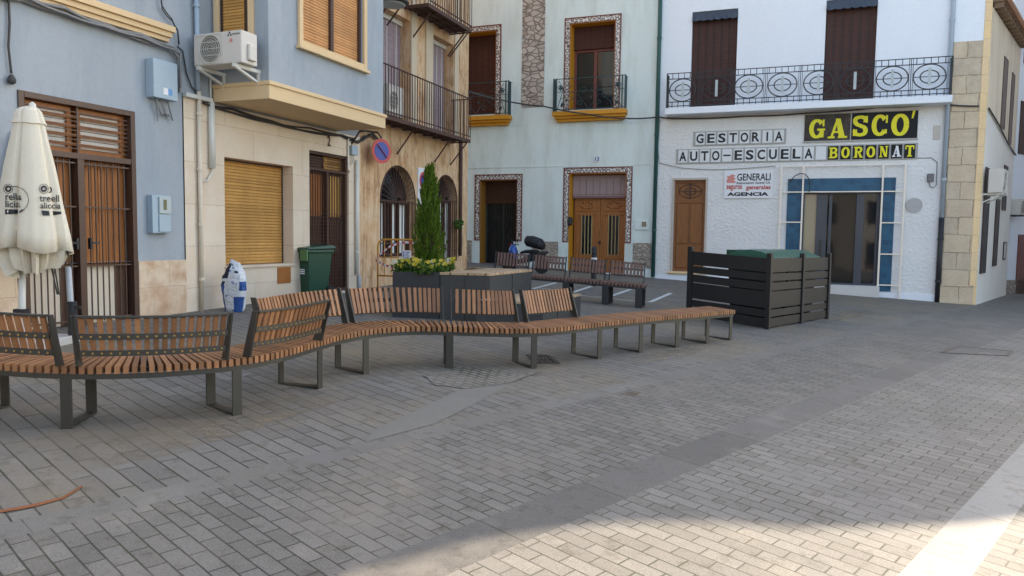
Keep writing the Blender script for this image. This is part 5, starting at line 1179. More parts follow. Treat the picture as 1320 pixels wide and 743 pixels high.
wallbox('wall_vent',FB,a,b,z0,z1,.02,plain('vent_plate',(.55,.50,.44),.8),'small beige plate on the plaster right of the black name sign','plate',y0=-.02)
sp=q1-.04
t=wpipe('drainpipe',sp,B(1213,282,.08)[1],ZT,.055,.09,plain('blue_grey_pipe',(.40,.47,.55),.5),'pale blue-grey downpipe between the white office and the stone corner',clips=6)
t=wpipe('drainpipe',sp,FB.g(sp)+.0,B(1213,281,.08)[1],.065,.09,MT['black'],'black lower section of downpipe beside the stone corner',clips=2)
# cables across the facades
def cab(name,pts,r,label,mat=None,sag=.0):
    P=[]
    for i in range(len(pts)-1):
        for j in range(8): q=Vector(pts[i]).lerp(Vector(pts[i+1]),j/8); q.z-=sag*math.sin(math.pi*j/8); P.append(q)
    P.append(Vector(pts[-1])); F=MB(); F.tube(P,r,6); return tag(obj(name,F,mat or MT['cable'],smooth=True),label,'cable')
def bp(x,y,off): s,z=B(x,y,off); return FB.p(s,-off,z)
cab('overhead_cable',[FL.p(*( (lambda q:(q[0],-.3,q[1]))(FL.px(604,118,.3)))),bp(655,131,.9),bp(700,137,.5),bp(760,148,.42),bp(805,153,.40),bp(850,151,.16)],.022,'black overhead cable spanning from the ochre house across the pale facade',sag=.02)
cab('overhead_cable',[bp(850,151,.1),bp(880,153,.08),bp(960,150,.06),bp(1040,146,.1),bp(1130,139,.1),bp(1212,134,.1),bp(1262,137,.1)],.022,'black cable running under the white balcony slab',sag=.02)
cab('thin_wire',[bp(851,155,.05),bp(848,190,.05),bp(850,210,.05),bp(880,217,.05),bp(930,219,.05),bp(1000,214,.06)],.009,'thin wire sagging below the lower row of letter tiles',MT['cablegrey'],.01)
# ------------------------------------------------------------------ stone corner and the street
c0=q1+.0; c1=B(1256,250)[0]; ch=FB.px(1262,300)[0]
T=thing('corner_house','corner house with ashlar quoins, chamfer coloured like a sunlit strip and cream street facade','house',FB.at(c0,0,FB.g(c1)))
zst=B(1245,54)[1]; gq=FB.g(ch)
F=MB(FB.M); F.box(c0+.03,c1,-.05,.4,gq-.6,zst); obj('quoin_wall',F,MT['ashlar'],T,bevel=.01)
F=MB(FB.M); F.box(c0+.03,c1,-.03,.4,zst+.001,ZT); obj('painted_upper_wall',F,MT['white'],T)
F=MB(FB.M); F.box(c0-.03,c1+.08,-.13,-.051,gq-.6,B(1240,368,.1)[1]); obj('base_stone',F,MT['ashlar'],T,bevel=.02)
# street facade frame starts at the corner
ccx=FB.p(c1,-.05,0)
FS=Fr((ccx.x+FB.u.x*.22,ccx.y+FB.u.y*.22+.10),(.652,.758))
Ps=FS.p(0,0,0)
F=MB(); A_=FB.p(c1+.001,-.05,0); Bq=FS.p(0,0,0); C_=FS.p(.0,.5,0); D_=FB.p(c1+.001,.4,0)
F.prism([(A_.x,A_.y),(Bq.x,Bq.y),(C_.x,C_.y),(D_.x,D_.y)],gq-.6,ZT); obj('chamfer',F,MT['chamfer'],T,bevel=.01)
SP=FS.px
gs=FS.g(3)
LS=5.45; za_,zb__=SP(1272,141)[1],SP(1306,199)[1]; zE=SP(1306,31,.2)[1]
F=MB(FS.M); F.vprism([(.001,gs-1.2),(LS,gs-1.2),(LS,zb__),(.001,za_)],0,.5); obj('lower_street_wall',F,MT['farwhite'],T)
F=MB(FS.M); F.vprism([(.001,za_+.002),(LS,zb__+.002),(LS,zE),(.001,zE)],-.012,.5); obj('upper_street_wall',F,MT['farsand'],T)
F=MB(FS.M); F.box(.3,LS-.01,.5,9,gs-1.2,zE); obj('core',F,MT['farsand'],T)
F=MB(FS.M); F.box(.05,LS+.2,-.24,1.5,zE+.14,zE+.2)
for k in range(12): F.box(.1+.46*k,.22+.46*k,-.22,-.0125,zE+.0,zE+.139)
obj('eaves',F,plain('eaves_timber',(.22,.14,.085),.8,.2,4),T)
F=MB(FS.M)
for k in range(28): x=.05+.2*k; F.tube([(x+.1,-.30,zE+.24),(x+.1,2.5,zE+.9)],.09,8)
obj('roof_tiles',F,MT['roof'],T)
F=MB(FS.M); F.tube([(.02,-.04,za_+.03),(1.8,-.05,za_-.2),(3.6,-.05,(za_+zb__)/2-.18),(LS,-.04,zb__)],.022,6); tag(obj('street_cable',F,MT['cable'],smooth=True),'dark cable sloping down along the white and cream street wall','cable')
def swin(xa,xb,yt,yb,mat,nm='window',sub='pane'):
    a,b=SP(xa,(yt+yb)/2)[0],SP(xb,(yt+yb)/2)[0]; z1,z0=SP((xa+xb)/2,yt)[1],SP((xa+xb)/2,yb)[1]
    F=MB(FS.M); frame(F,a,b,z0,z1,.04,-.03,-.0125); W=obj(nm,F,MT['darkwood'],T); F=MB(FS.M); F.box(a+.041,b-.041,-.022,-.0135,z0+.041,z1-.041); obj(sub,F,mat,W)
for q in ((1266,1273,215,352),(1281,1286,256,343),(1292,1297,213,272)): swin(*q,MT['signblack'])
swin(1292.5,1296,312,335,MT['greyplate'],'meter_door','panel')
g_=plain('grey_brown_shutter',(.17,.13,.11),.8,.2,5)
swin(1291,1296.5,72,168,g_,'shuttered_window','shutter'); swin(1301,1305,92,188,g_,'shuttered_window','shutter')
s_=SP(1284,232,.3)[0]; zz=SP(1287,250,.3)[1]
t=acunit('white air conditioner on a bracket on the white street wall round the stone corner',FS.at(s_,-.45,zz),.85,.62,.32)
F=MB(FS.M)
for x in (s_+.1,s_+.7): F.bar((x,0,zz-.03),(x,-.48,zz-.03),.04); F.bar((x,0,zz-.25),(x,-.4,zz-.04),.03)
pieces('bracket',F,MT['whiteplastic'],t)
# next houses in the street
q0_=FS.p(LS+.02,.25,0); F2=Fr((q0_.x,q0_.y),(.83,.56)); g2_=F2.g(3)
T=thing('townhouse','bluish white house just beyond the cream street facade with a small air conditioner','house',F2.at(0,0,g2_))
F=MB(F2.M); F.box(0,12,0,9,g2_-1.2,9); obj('wall',F,MT['white'],T)
F=MB(F2.M)
for x in (.9,3.4,6.4):
    for z in (2.9,5.8): frame(F,x,x+.9,z,z+1.7,.06,-.03,-.001)
    F.box(x,x+.9,-.02,-.001,2.9,4.6)
pieces('window',F,MT['darkwood'],T)
F=MB(F2.M); F.box(1.3,2.0,-.03,-.001,g2_-.2,g2_+2.0); obj('door',F,MT['maroon'],T)
F=MB(F2.M); F.box(0,12,-.03,-.0015,g2_-1,g2_+.5); obj('plinth',F,MT['dado'],T)
a_=F2.px(1307,270,.4)[0]; zz=F2.px(1312,277,.4)[1]
t=acunit('smaller air conditioner on the bluish white wall further down the side street',F2.at(max(.15,a_),-.45,zz),.7,.5,.3)
F=MB(F2.M)
for x in (a_+.1,a_+.6): F.bar((x,0,zz-.03),(x,-.45,zz-.03),.04)
obj('bracket',F,MT['black'],t)
# ------------------------------------------------------------------ curved bench
def catmull(P,step):
    Q=[]
    for i in range(1,len(P)-2):
        a,b,c,d=[Vector((*p,0)) for p in P[i-1:i+3]]
        for k in range(24):
            t=k/24; Q.append(.5*((2*b)+(c-a)*t+(2*a-5*b+4*c-d)*t*t+(3*b-a-3*c+d)*t**3))
    out=[Q[0]]; acc=0
    for i in range(1,len(Q)):
        seg=(Q[i]-Q[i-1]).length
        if seg<1e-9: continue
        while acc+seg>=step*len(out):
            out.append(Q[i-1].lerp(Q[i],(step*len(out)-acc)/seg))
        acc+=seg
    return out
class Curve:
    def __init__(s,pts,step,width):
        s.f=catmull(pts,step); s.w=width; s.step=step; n=len(s.f)
        s.t=[(s.f[min(i+2,n-1)]-s.f[max(i-2,0)]).normalized() for i in range(n)]
        s.b=[s.f[i]+Vector((-s.t[i].y,s.t[i].x,0))*width for i in range(n)]
    def at(s,i,v,h):   # i float index, v across 0 front..1 back
        i=max(0,min(len(s.f)-1.001,i)); k=int(i); u=i-k
        p=s.f[k].lerp(s.f[k+1],u); q=s.b[k].lerp(s.b[k+1],u); r=p.lerp(q,v) ; return Vector((r.x,r.y,gz(r.x,r.y)+h))
    def find(s,px_,v,h):
        return min(range(len(s.f)),key=lambda i:abs(PX(s.at(i,v,h))-px_))
def orient_box(mb,p,t,n,l,d,z0,z1):
    """box centred on p: l along t, d along n"""
    t=t.normalized()*l/2; n=n.normalized()*d/2; vs=[]
    for z in (z0,z1):
        for a,b in ((-1,-1),(1,-1),(1,1),(-1,1)): q=p+t*a+n*b; vs.append((q.x,q.y,p.z+z))
    mb.add(vs,[(0,3,2,1),(4,5,6,7),(0,1,5,4),(1,2,6,5),(2,3,7,6),(3,0,4,7)])
def bench(name,label,pts,width,slat_step,backs,legs,leg_boxy,mats,SH=.46,bh=(.09,.36),lw=.08,thk=.055):
    C=Curve(pts,slat_step,width); n=len(C.f); mid=C.at(n/2,.5,0)
    t=thing(name,label,'bench',Matrix.Translation((mid.x,mid.y,gz(mid.x,mid.y))))
    seat=MB(); rail=MB()
    for i in range(n):
        if i in (): continue
        p,q=C.at(i,0,SH),C.at(i,1,SH); d=(q-p); s=Vector((-d.y,d.x,0)).normalized()*slat_step*.31*(1.0)
        zt=Vector((0,0,-thk)); vs=[p-s,p+s,q+s,q-s]; vs=[v+zt for v in vs]+vs
        seat.add(vs,[(0,3,2,1),(4,5,6,7),(0,1,5,4),(1,2,6,5),(2,3,7,6),(3,0,4,7)])
    for v in (.04,.5,.96):
        for i in range(0,n-1):
            a,b=C.at(i,v,SH-thk-.021),C.at(i+1.001,v,SH-thk-.021); rail.bar(a,b,.012,.04)
    so_=obj('seat',seat,mats[0],t); pieces('seat_rail',rail,mats[2],t)
    # legs
    for i in legs:
        tt=(C.at(i+1,0,0)-C.at(i-1,0,0)); tt.z=0; nn=C.at(i,1,0)-C.at(i,0,0); nn.z=0
        L_=MB(); a=C.at(i,.05,0); b=C.at(i,.95,0); th=.014 if not leg_boxy else .05
        orient_box(L_,a,tt,nn,lw,th,0,SH-thk-.001); orient_box(L_,b,tt,nn,lw,th,0,SH-thk-.001)
        m=(a+b)/2; m.z=gz(m.x,m.y); orient_box(L_,m,tt,nn,lw,(b-a).length-th-.001,.002,.015); orient_box(L_,m,tt,nn,lw,(b-a).length-th-.001,SH-thk-.055,SH-thk-.042)
        obj('leg',L_,mats[2],t,bevel=.003)
    # backs
    for (i0,i1,side) in backs:
        v=.05 if side==0 else .95; lean=-1 if side==0 else 1
        S_=MB(); Fm=MB()
        h0,h1=SH+bh[0],SH+bh[1]
        def pt(i,h,out=0):
            p=C.at(i,v,h); d=(C.at(i,1,0)-C.at(i,0,0)); d.z=0; d.normalize(); return p+d*lean*((h-SH)*.30+out)
        L_b=sum((C.at(i0+(i1-i0)*(q+1)/12,v,0)-C.at(i0+(i1-i0)*q/12,v,0)).length for q in range(12))
        m=max(3,int(L_b/slat_step)); sw=L_b/(m+1)
        for k in range(m+1):
            i=i0+(i1-i0)*(k+.5)/(m+1); a,b=pt(i,h0),pt(i,h1); tt=(C.at(i+1,v,0)-C.at(i-1,v,0)); tt.z=0; tt.normalize()
            x=tt*sw*.31; y=tt.cross(b-a).normalized()*.011
            vs=[a-x-y,a+x-y,a+x+y,a-x+y,b-x-y,b+x-y,b+x+y,b-x+y]; S_.add(vs,[(0,3,2,1),(4,5,6,7),(0,1,5,4),(1,2,6,5),(2,3,7,6),(3,0,4,7)])
        bo_=obj('backrest',S_,mats[1],t)
        steps=max(4,int(i1-i0))
        for h,w_ in ((h0+.01,.042),((h0+h1)/2+.0,.042)):
            for k in range(steps):
                Fm.bar(pt(i0+(i1-i0)*k/steps,h,.020),pt(i0+(i1-i0)*(k+1)/steps+.02,h,.020),.012,w_)
        for k in range(steps): Fm.bar(pt(i0+(i1-i0)*k/steps,h1+.012,.006),pt(i0+(i1-i0)*(k+1)/steps+.02,h1+.012,.006),.045,.014) if side==0 else None
        if side==1:
            for k in range(steps): Fm.bar(pt(i0+(i1-i0)*k/steps,h1-.02,.018),pt(i0+(i1-i0)*(k+1)/steps+.02,h1-.02,.018),.012,.03)
        for i in (i0-.35,i1+.35):
            a=pt(i,SH-.0,0); b=pt(i,h1+.018,0); d=(C.at(i,1,0)-C.at(i,0,0)); d.z=0; d.normalize(); tt=Vector((-d.y,d.x,0))*.007
            w0,w1=.05,.028
            vs=[a-tt-d*w0,a+tt-d*w0,a+tt+d*w0,a-tt+d*w0,b-tt-d*w1,b+tt-d*w1,b+tt+d*w1,b-tt+d*w1]; Fm.add(vs,[(0,3,2,1),(4,5,6,7),(0,1,5,4),(1,2,6,5),(2,3,7,6),(3,0,4,7)])
        obj('back_frame',Fm,mats[2],bo_)
        if side==0:
            Bt=MB()
            for k in range(m+1):
                i=i0+(i1-i0)*(k+.5)/(m+1)
                for h in ((h0+h1)/2,h0+.01):
                    p=pt(i,h,.028); Bt.box(p.x-.006,p.x+.006,p.y-.006,p.y+.006,p.z-.006,p.z+.006)
            pieces('bolt',Bt,plain('brass_bolt',(.45,.30,.10),.35,metal=.7),bo_)
    return C,t
fpts=[(-5.6,6.3),(-5.1,5.75),(-4.45,5.4),(-3.85,5.24),(-3.23,5.22),(-2.75,5.36),(-2.4,5.58),(-2.12,5.86),(-1.92,6.25),(-1.79,6.7),(-1.66,7.12),(-1.45,7.52),(-1.12,7.84),(-.74,7.97),(-.35,8.02),(.0,8.10),(.33,8.26),(.62,8.50),(1.18,9.08),(1.89,9.77),(2.7,10.49),(3.44,11.18),(4.1,11.8)]
_C=Curve(fpts,.0575,.46)
def fi(px_,v=0,h=.46): return _C.find(px_,v,h)
legs=[fi(x,.05,0) for x in (84,304,414,474,577,689,772,826,873,911)]+[len(_C.f)-2]
legs=[4,20]+legs
backs=[(fi(-200,.0),fi(72,.05),0),(fi(101,.05),fi(290,.05),0),(fi(318,.05),fi(408,.05),0),
       (fi(404,.95)-12,fi(440,.95),1),(fi(458,.95),fi(570,.95),1),(fi(586,.95),fi(664,.95),1),(fi(680,.95),fi(742,.95),1)]
bench('curved_bench','long snaking bench of brown timber slats on dark steel frames in the foreground',fpts,.46,.0575,backs,legs,False,(MT['seatwood'],MT['seatwood'],MT['greymetal']))
# straight bench behind
b2=[G(560,347,.46),G(600,348.5,.46),G(640,351.5,.46),G(687,355.5,.46),G(735,359.5,.46),G(780,363.5,.46),G(831,368,.46),G(880,372,.46)]
b2=[(p.x,p.y) for p in b2]
_C=Curve(b2,.075,.46)
def fj(px_,v=.95): return _C.find(px_,v,.46)
bk=[(fj(641),fj(680),1),(fj(688),fj(727),1),(fj(735),fj(778),1),(fj(786),fj(830),1)]
bench('park_bench','row of weathered dark slatted benches with backrests in front of the pale house',b2,.46,.075,bk,[fj(640,.05),fj(728,.05),fj(779,.05),fj(826,.05)],True,(MT['oldslat'],MT['oldslat'],plain('dark_bench_leg',(.025,.026,.03),.5)),bh=(.12,.40),lw=.13)
# ------------------------------------------------------------------ planter and blocks
def gp(x,y,h): p=G(x,y,h); return (p.x,p.y)
HB=.74
A1=gp(631.7,356,HB); A2=gp(567.4,351.2,HB); A0=gp(506,348.2,HB); A3=gp(685.6,349,HB); 
uF=(Vector(A1)-Vector(A0)).normalized(); uS=(Vector(A3)-Vector(A1)); 
A4=Vector(A3)+(-uF)*1.35+uS.normalized()*.5; A5=Vector(A2)+uS*.98
zb=gz(A1[0],A1[1])
def block(name,label,cat,P,h,mats,deck=True,seams=()):
    c=sum((Vector(p) for p in P),Vector((0,0)))/len(P); zt=gz(*P[0])+h; zlow=min(gz(*p) for p in P)-.02
    t=thing(name,label,cat,Matrix.Translation((c.x,c.y,gz(c.x,c.y))))
    F=MB(); F.prism([tuple(p) for p in P],zlow,zt-(.04 if deck else 0)); obj('body',F,mats[0],t,bevel=.006)
    if deck:
        Q=[tuple(c+(Vector(p)-c)*1.012) for p in P]; F=MB(); F.prism(Q,zt-.039,zt); obj('deck',F,mats[1],t,bevel=.005)
    F=MB()
    for (i,f) in seams:
        a,b=Vector(P[i]),Vector(P[(i+1)%len(P)]); q=a.lerp(b,f); d=(b-a).normalized(); n_=Vector((d.y,-d.x)); 
        if (q+n_-c).length<(q-n_-c).length: n_=-n_
        q+=n_*.002; F.bar((q.x,q.y,zlow),(q.x,q.y,zt-.05),.012,.008)
    if seams: pieces('panel_joint',F,MT['ink'],t)
    return t,zt
t,zt=block('timber_platform','table-high charcoal block with curved timber top beside the cypress planter','platform',[A2,A1,A3,A4,A5],HB,(MT['planterbox2'],MT['decktan']),True,[(1,.5),(0,.5)])
# planter box
wd=1.35; nF=Vector((-uF.y,uF.x)); 
Pl=[Vector(A0),Vector(A2)-uF*.01,Vector(A2)-uF*.01+nF*wd,Vector(A0)+nF*wd]
c=sum(Pl,Vector((0,0)))/4; zlow=gz(*A0)-.05; ztp=gz(*A2)+HB
t=thing('planter','charcoal metal planter box holding a cypress and bedding flowers','planter',Matrix.Translation((c.x,c.y,gz(c.x,c.y))))
F=MB(); inn=[c+(p-c)*.95 for p in Pl]; n=4
for i in range(4):
    a,b,a2_,b2_=Pl[i],Pl[(i+1)%4],inn[i],inn[(i+1)%4]; F.prism([tuple(a),tuple(b),tuple(b2_),tuple(a2_)],zlow,ztp)
obj('box',F,MT['planterbox'],t)
F=MB(); F.prism([tuple(p) for p in inn],zlow,ztp-.05); obj('soil',F,MT['soil'],t)
# cypress
cp=G(551,349,HB+.02); cyc=Vector((c.x,c.y)); 
d_=ray(553,349); k=(cyc.dot(Vector((0,1))))/d_.y; cx_=d_.x*k; cy_=d_.y*k
base_z=ztp-.05
top_z=(ray(554.5,219)*k).z
t=thing('cypress','narrow bright green young cypress rising from the charcoal planter','tree',Matrix.Translation((cx_,cy_,base_z)))
H=top_z-base_z; rr=random.Random(11)
F=MB(); F.tube([(cx_,cy_,base_z),(cx_+.01,cy_,base_z+H*.5),(cx_,cy_,base_z+H*.93)],[.035,.022,.006],8)
for i in range(70):
    z=base_z+.1+H*.85*rr.random(); an=rr.uniform(0,6.28); l=.2*(1-(z-base_z)/H)+.05; F.tube([(cx_,cy_,z),(cx_+math.cos(an)*l,cy_+math.sin(an)*l,z+l*1.4)],[.009,.003],5)
obj('trunk',F,MT['bark'],t)
F=MB()
RM=15.5/950*cy_
clumps=[]
for i in range(270):
    u=rr.random(); an=rr.uniform(0,6.28); prof=(.55+.45*min(1,u/.10))*(1-max(0,u-.25)/.75)**.75 if u>.0 else .6
    r=RM*prof*rr.uniform(.35,1.0); clumps.append((u,an,r))
for (u,an,r) in clumps:
    z=base_z+.03+H*.95*u; c3=Vector((cx_+math.cos(an)*r,cy_+math.sin(an)*r,z)); 
    out=Vector((math.cos(an)*.35,math.sin(an)*.35,1)).normalized(); Lc=rr.uniform(.18,.34)*(1.1-u*.5)
    for k_ in range(90):
        q=rr.random(); w_=.055*(1-q)*rr.random()**.5; a2=rr.uniform(0,6.28)
        p=c3+out*Lc*q+Vector((math.cos(a2)*w_,math.sin(a2)*w_,0))
        dr_=(out+Vector((rr.uniform(-.6,.6),rr.uniform(-.6,.6),rr.uniform(-.1,.5)))).normalized(); s_=rr.uniform(.025,.06); sd_=dr_.cross(Vector((rr.uniform(-1,1),rr.uniform(-1,1),.3))).normalized()*s_*.16
        F.add([p-sd_,p+sd_,p+dr_*s_],[(0,1,2)])
for k_ in range(60):
    p=Vector((cx_,cy_,base_z+H*(.93+.07*k_/60))); dr_=Vector((rr.uniform(-.3,.3),rr.uniform(-.3,.3),1)).normalized(); sd_=Vector((.006,0,0)); F.add([p-sd_,p+sd_,p+dr_*.05],[(0,1,2)])
obj('crown',F,MT['cypress'],t,recalc=False)
# bedding plants
rr=random.Random(21)
sp_=[(509,346),(516,345),(524,347),(532,346),(541,348),(561,350),(569,349),(577,347),(585,346),(515,343),(570,344),(580,344),(588,344),(547,350)]
kinds=['yellow-flowered','cream-flowered']
lab=['low yellow-flowered bedding plant at the left end of the planter','low bedding plant with cream flowers, second from the planter left end','leafy bedding plant with yellow flowers left of the cypress, third along','bedding plant with cream flowers just left of the cypress','bedding plant spilling at the left foot of the cypress','bedding plant with yellow flowers at the right foot of the cypress','bedding plant with cream flowers over the planter right corner','yellow bedding plant behind the timber top, first from the cypress','yellow bedding plant at the right end behind the timber top','bedding plant at the back left of the planter','pale-flowered bedding plant behind the right foot of the cypress','yellow bedding plant at the back beside the timber top','rightmost bedding plant at the back of the planter','bedding plant directly in front of the cypress trunk']
for i,(x,y) in enumerate(sp_):
    p=G(x,y,HB); 
    if i in (7,8,11,12): p=G(x,y,HB-.0)
    z=base_z; q=Vector((p.x,p.y,z))
    # keep inside the planter
    loc=Vector((p.x,p.y))-Vector(A0); uu=max(.08,min((Vector(A2)-Vector(A0)).length-.08,loc.dot(uF))); vv=max(.10,min(wd-.12,loc.dot(nF)))
    if i in (7,8,11,12): vv=wd-.15-.1*(i-7)/5
    pp=Vector(A0)+uF*uu+nF*vv; q=Vector((pp.x,pp.y,z))
    t=thing('bedding_plant',lab[i],'flower',Matrix.Translation(q),'bedding plants in the charcoal planter')
    F=MB(); leafclump(F,q+Vector((0,0,.09)),.15,170,.075,rr,.6,.4); F.tube([q,q+Vector((0,0,.1))],.006,5); obj('leaves',F,MT['leaf'],t,recalc=False)
    F=MB()
    for k in range(10):
        c3=q+Vector((rr.uniform(-.16,.16),rr.uniform(-.16,.16),rr.uniform(.13,.24)))
        for m in range(6):
            a=m*1.05; d=Vector((math.cos(a),math.sin(a)*.5,math.sin(a)*.8)); n_=Vector((-math.sin(a),-.3,math.cos(a)))*.016; F.add([c3-n_*.3,c3+d*.028-n_,c3+d*.038,c3+d*.028+n_],[(0,1,2,3)])
    obj('blossoms',F,MT['petal'] if i%3 else MT['petalw'],t,recalc=False)
# low block
LBr=G(748,411.5); LB=Vector((LBr.x,LBr.y)); dS=uS.normalized()
LA=LB-dS*1.75
Q=[LA,LB,LB-uF*1.0,LA-uF*1.0]
t,_=block('timber_bench_block','low seat-height charcoal block with timber top behind the curved bench','bench block',[tuple(p) for p in Q],.45,(MT['planterbox2'],MT['decktan']),True,[(0,.35),(0,.7)])
# ------------------------------------------------------------------ bin enclosure and containers
EB=G(989,424.4); EA=G(888,408.5); EC=G(1065,411); EA=Vector((EA.x,EA.y)); EB_=Vector((EB.x,EB.y)); EC=Vector((EC.x,EC.y)); ED=EA+EC-EB_
EH=1.25
c=(EA+EC)/2
t=thing('bin_enclosure','black slatted board enclosure screening the waste containers before the office','bin enclosure',Matrix.Translation((c.x,c.y,gz(c.x,c.y))))
EM=EB_.lerp(EC,.52)
def fence(P,Q,nm='slat_panel'):
    F=MB(); d=(Q-P); L_=d.length; d.normalize(); n_=Vector((-d.y,d.x,0)) if 0 else Vector((-d.y,d.x))
    zP,zQ=gz(*P),gz(*Q)
    for (f0,f1) in ((15,120),(130,185),(197,255),(262,385),(397,450),(460,525)):
        za,zb_=EH*(1-f1/536),EH*(1-f0/536); a=P+d*.03; b=Q-d*.03; o=n_*.014; vs=[]
        for (pt_,zz) in ((a,zP),(b,zQ)):
            for s_ in (-1,1):
                for h in (za,zb_): q=pt_+o*s_; vs.append((q.x,q.y,zz+h))
        F.add(vs,[(0,1,3,2),(4,6,7,5),(0,4,5,1),(2,3,7,6),(0,2,6,4),(1,5,7,3)])
    obj(nm,F,MT['binsteel'],t,bevel=.004)
for a,b in ((EA,EB_),(EB_,EM),(EM,EC)): fence(a,b)
dE=(EC-EB_).normalized()
for p in (EA,EB_,EM,EC):
    F=MB(); q=Vector((p.x,p.y,gz(*p))); orient_box(F,q,Vector((dE.x,dE.y,0)),Vector((-dE.y,dE.x,0)),.085,.085,-.03,EH+.05); obj('post',F,MT['binsteel'],t,bevel=.006)
def container(label,ctr,ax,wd_,dp_,hh):
    ax=Vector((ax.x,ax.y,0)).normalized(); by=Vector((-ax.y,ax.x,0)); z=gz(ctr.x,ctr.y)
    M=Matrix(((ax.x,by.x,0,ctr.x),(ax.y,by.y,0,ctr.y),(0,0,1,z),(0,0,0,1)))
    t=thing('waste_container',label,'waste container',M,'waste containers inside the slatted enclosure')
    F=MB(M); a,b,h0=wd_/2,dp_/2,.12; k=.86
    F.add([(-a*k,-b*k,h0),(a*k,-b*k,h0),(a*k,b*k,h0),(-a*k,b*k,h0),(-a,-b,hh-.12),(a,-b,hh-.12),(a,b,hh-.12),(-a,b,hh-.12)],[(0,3,2,1),(4,5,6,7),(0,1,5,4),(1,2,6,5),(2,3,7,6),(3,0,4,7)]); obj('body',F,plain('dark_green_container',(.012,.03,.028),.5),t,bevel=.02)
    F=MB(M); P=[(-b-.03,hh-.12),(b+.03,hh-.12),(b+.03,hh-.07),(b*.5,hh+.03),(0,hh+.06),(-b*.5,hh+.03),(-b-.03,hh-.07)]
    n=len(P); vs=[(-a-.03,p[0],p[1]) for p in P]+[(a+.03,p[0],p[1]) for p in P]; F.add(vs,[tuple(range(n))[::-1],tuple(range(n,2*n))]+[(i,(i+1)%n,n+(i+1)%n,n+i) for i in range(n)]); ld=obj('lid',F,MT['lidgreen'],t,bevel=.012)
    F=MB(M)
    for x in (-a*.7,a*.7): F.box(x-.05,x+.05,-b-.05,-b*.2,hh-.06,hh+.045)
    F.box(-a*.3,a*.3,-b-.07,-b-.03,hh-.10,hh-.05); pieces('lid_rib',F,MT['bingreen'],ld,bevel=.01)
    F=MB(M)
    for x in (-a*.7,a*.7):
        for y in (-b*.6,b*.6): F.lathe([(.09,-.02),(.09,.02)],(x,y,.09),14,'x')
    pieces('wheel',F,MT['rubber'],t); return t
dA=(EB_-EA).normalized(); wE=(EC-EB_).length; lA=(EB_-EA).length
c1_=EB_-dA*(.55)+dE*(wE*.24); c2_=EB_-dA*(.55)+dE*(wE*.50); c3_=EB_-dA*.55+dE*(wE*.76)
for i,(cc,l_) in enumerate(((c1_,'green-lidded waste container nearest the front corner of the slatted enclosure'),(c2_,'middle green-lidded waste container inside the slatted enclosure'),(c3_,'green-lidded waste container at the far right of the slatted enclosure'))):
    container(l_,cc+dA*.03,-dE,wE*.235,.86,EH+.02)
# ------------------------------------------------------------------ wheelie bin
p=G(402,382.5); M=Matrix.Translation((p.x,p.y,gz(p.x,p.y)))@Matrix.Rotation(-.62,4,'Z')
t=thing('wheelie_bin','dark green wheelie bin standing by the barred brown door','bin',M)
F=MB(M); sx,sy,hb=.25,.28,.86
F.add([(-.20,-.22,.05),(.20,-.22,.05),(.20,.20,.05),(-.20,.20,.05),(-sx,-sy,hb),(sx,-sy,hb),(sx,sy,hb),(-sx,sy,hb)],[(0,3,2,1),(4,5,6,7),(0,1,5,4),(1,2,6,5),(2,3,7,6),(3,0,4,7)])
F.box(-sx-.025,sx+.025,-sy-.025,sy+.02,hb-.06,hb+.001); bd=obj('body',F,MT['bingreen'],t,bevel=.018)
F=MB(M); F.add([(-sx-.04,-sy-.05,hb+.002),(sx+.04,-sy-.05,hb+.002),(sx+.04,sy+.08,hb+.02),(-sx-.04,sy+.08,hb+.02),(-sx-.03,-sy-.03,hb+.035),(sx+.03,-sy-.03,hb+.035),(sx+.02,sy,hb+.085),(-sx-.02,sy,hb+.085)],[(0,3,2,1),(4,5,6,7),(0,1,5,4),(1,2,6,5),(2,3,7,6),(3,0,4,7)]); obj('lid',F,MT['bingreen'],t,bevel=.012)
F=MB(M); F.box(sx-.16,sx+.03,-sy-.055,-sy-.024,hb-.20,hb-.0); pieces('clip',F,MT['clipgreen'],t,bevel=.01)
F=MB(M); text(F,'SAFA',-.02,.10,hb-.42,hb-.37,-.262,.01,.03); 
F=MB(M)
for z in (.42,.455,.49): F.box(.0,.12,-.262,-.2545,z,z+.022)
obj('printed_mark',F,MT['paper'],t)
for x in (-.24,.24):
    F=MB(M); F.lathe([(.02,-.03),(.10,-.028),(.10,.028),(.02,.03)],(x,.24,.10),18,'x'); obj('wheel',F,MT['rubber'],t)
F=MB(M); F.tube([(-sx,sy+.07,hb-.03),(sx,sy+.07,hb-.03)],.014,8); obj('handle',F,MT['darkplastic'],t)
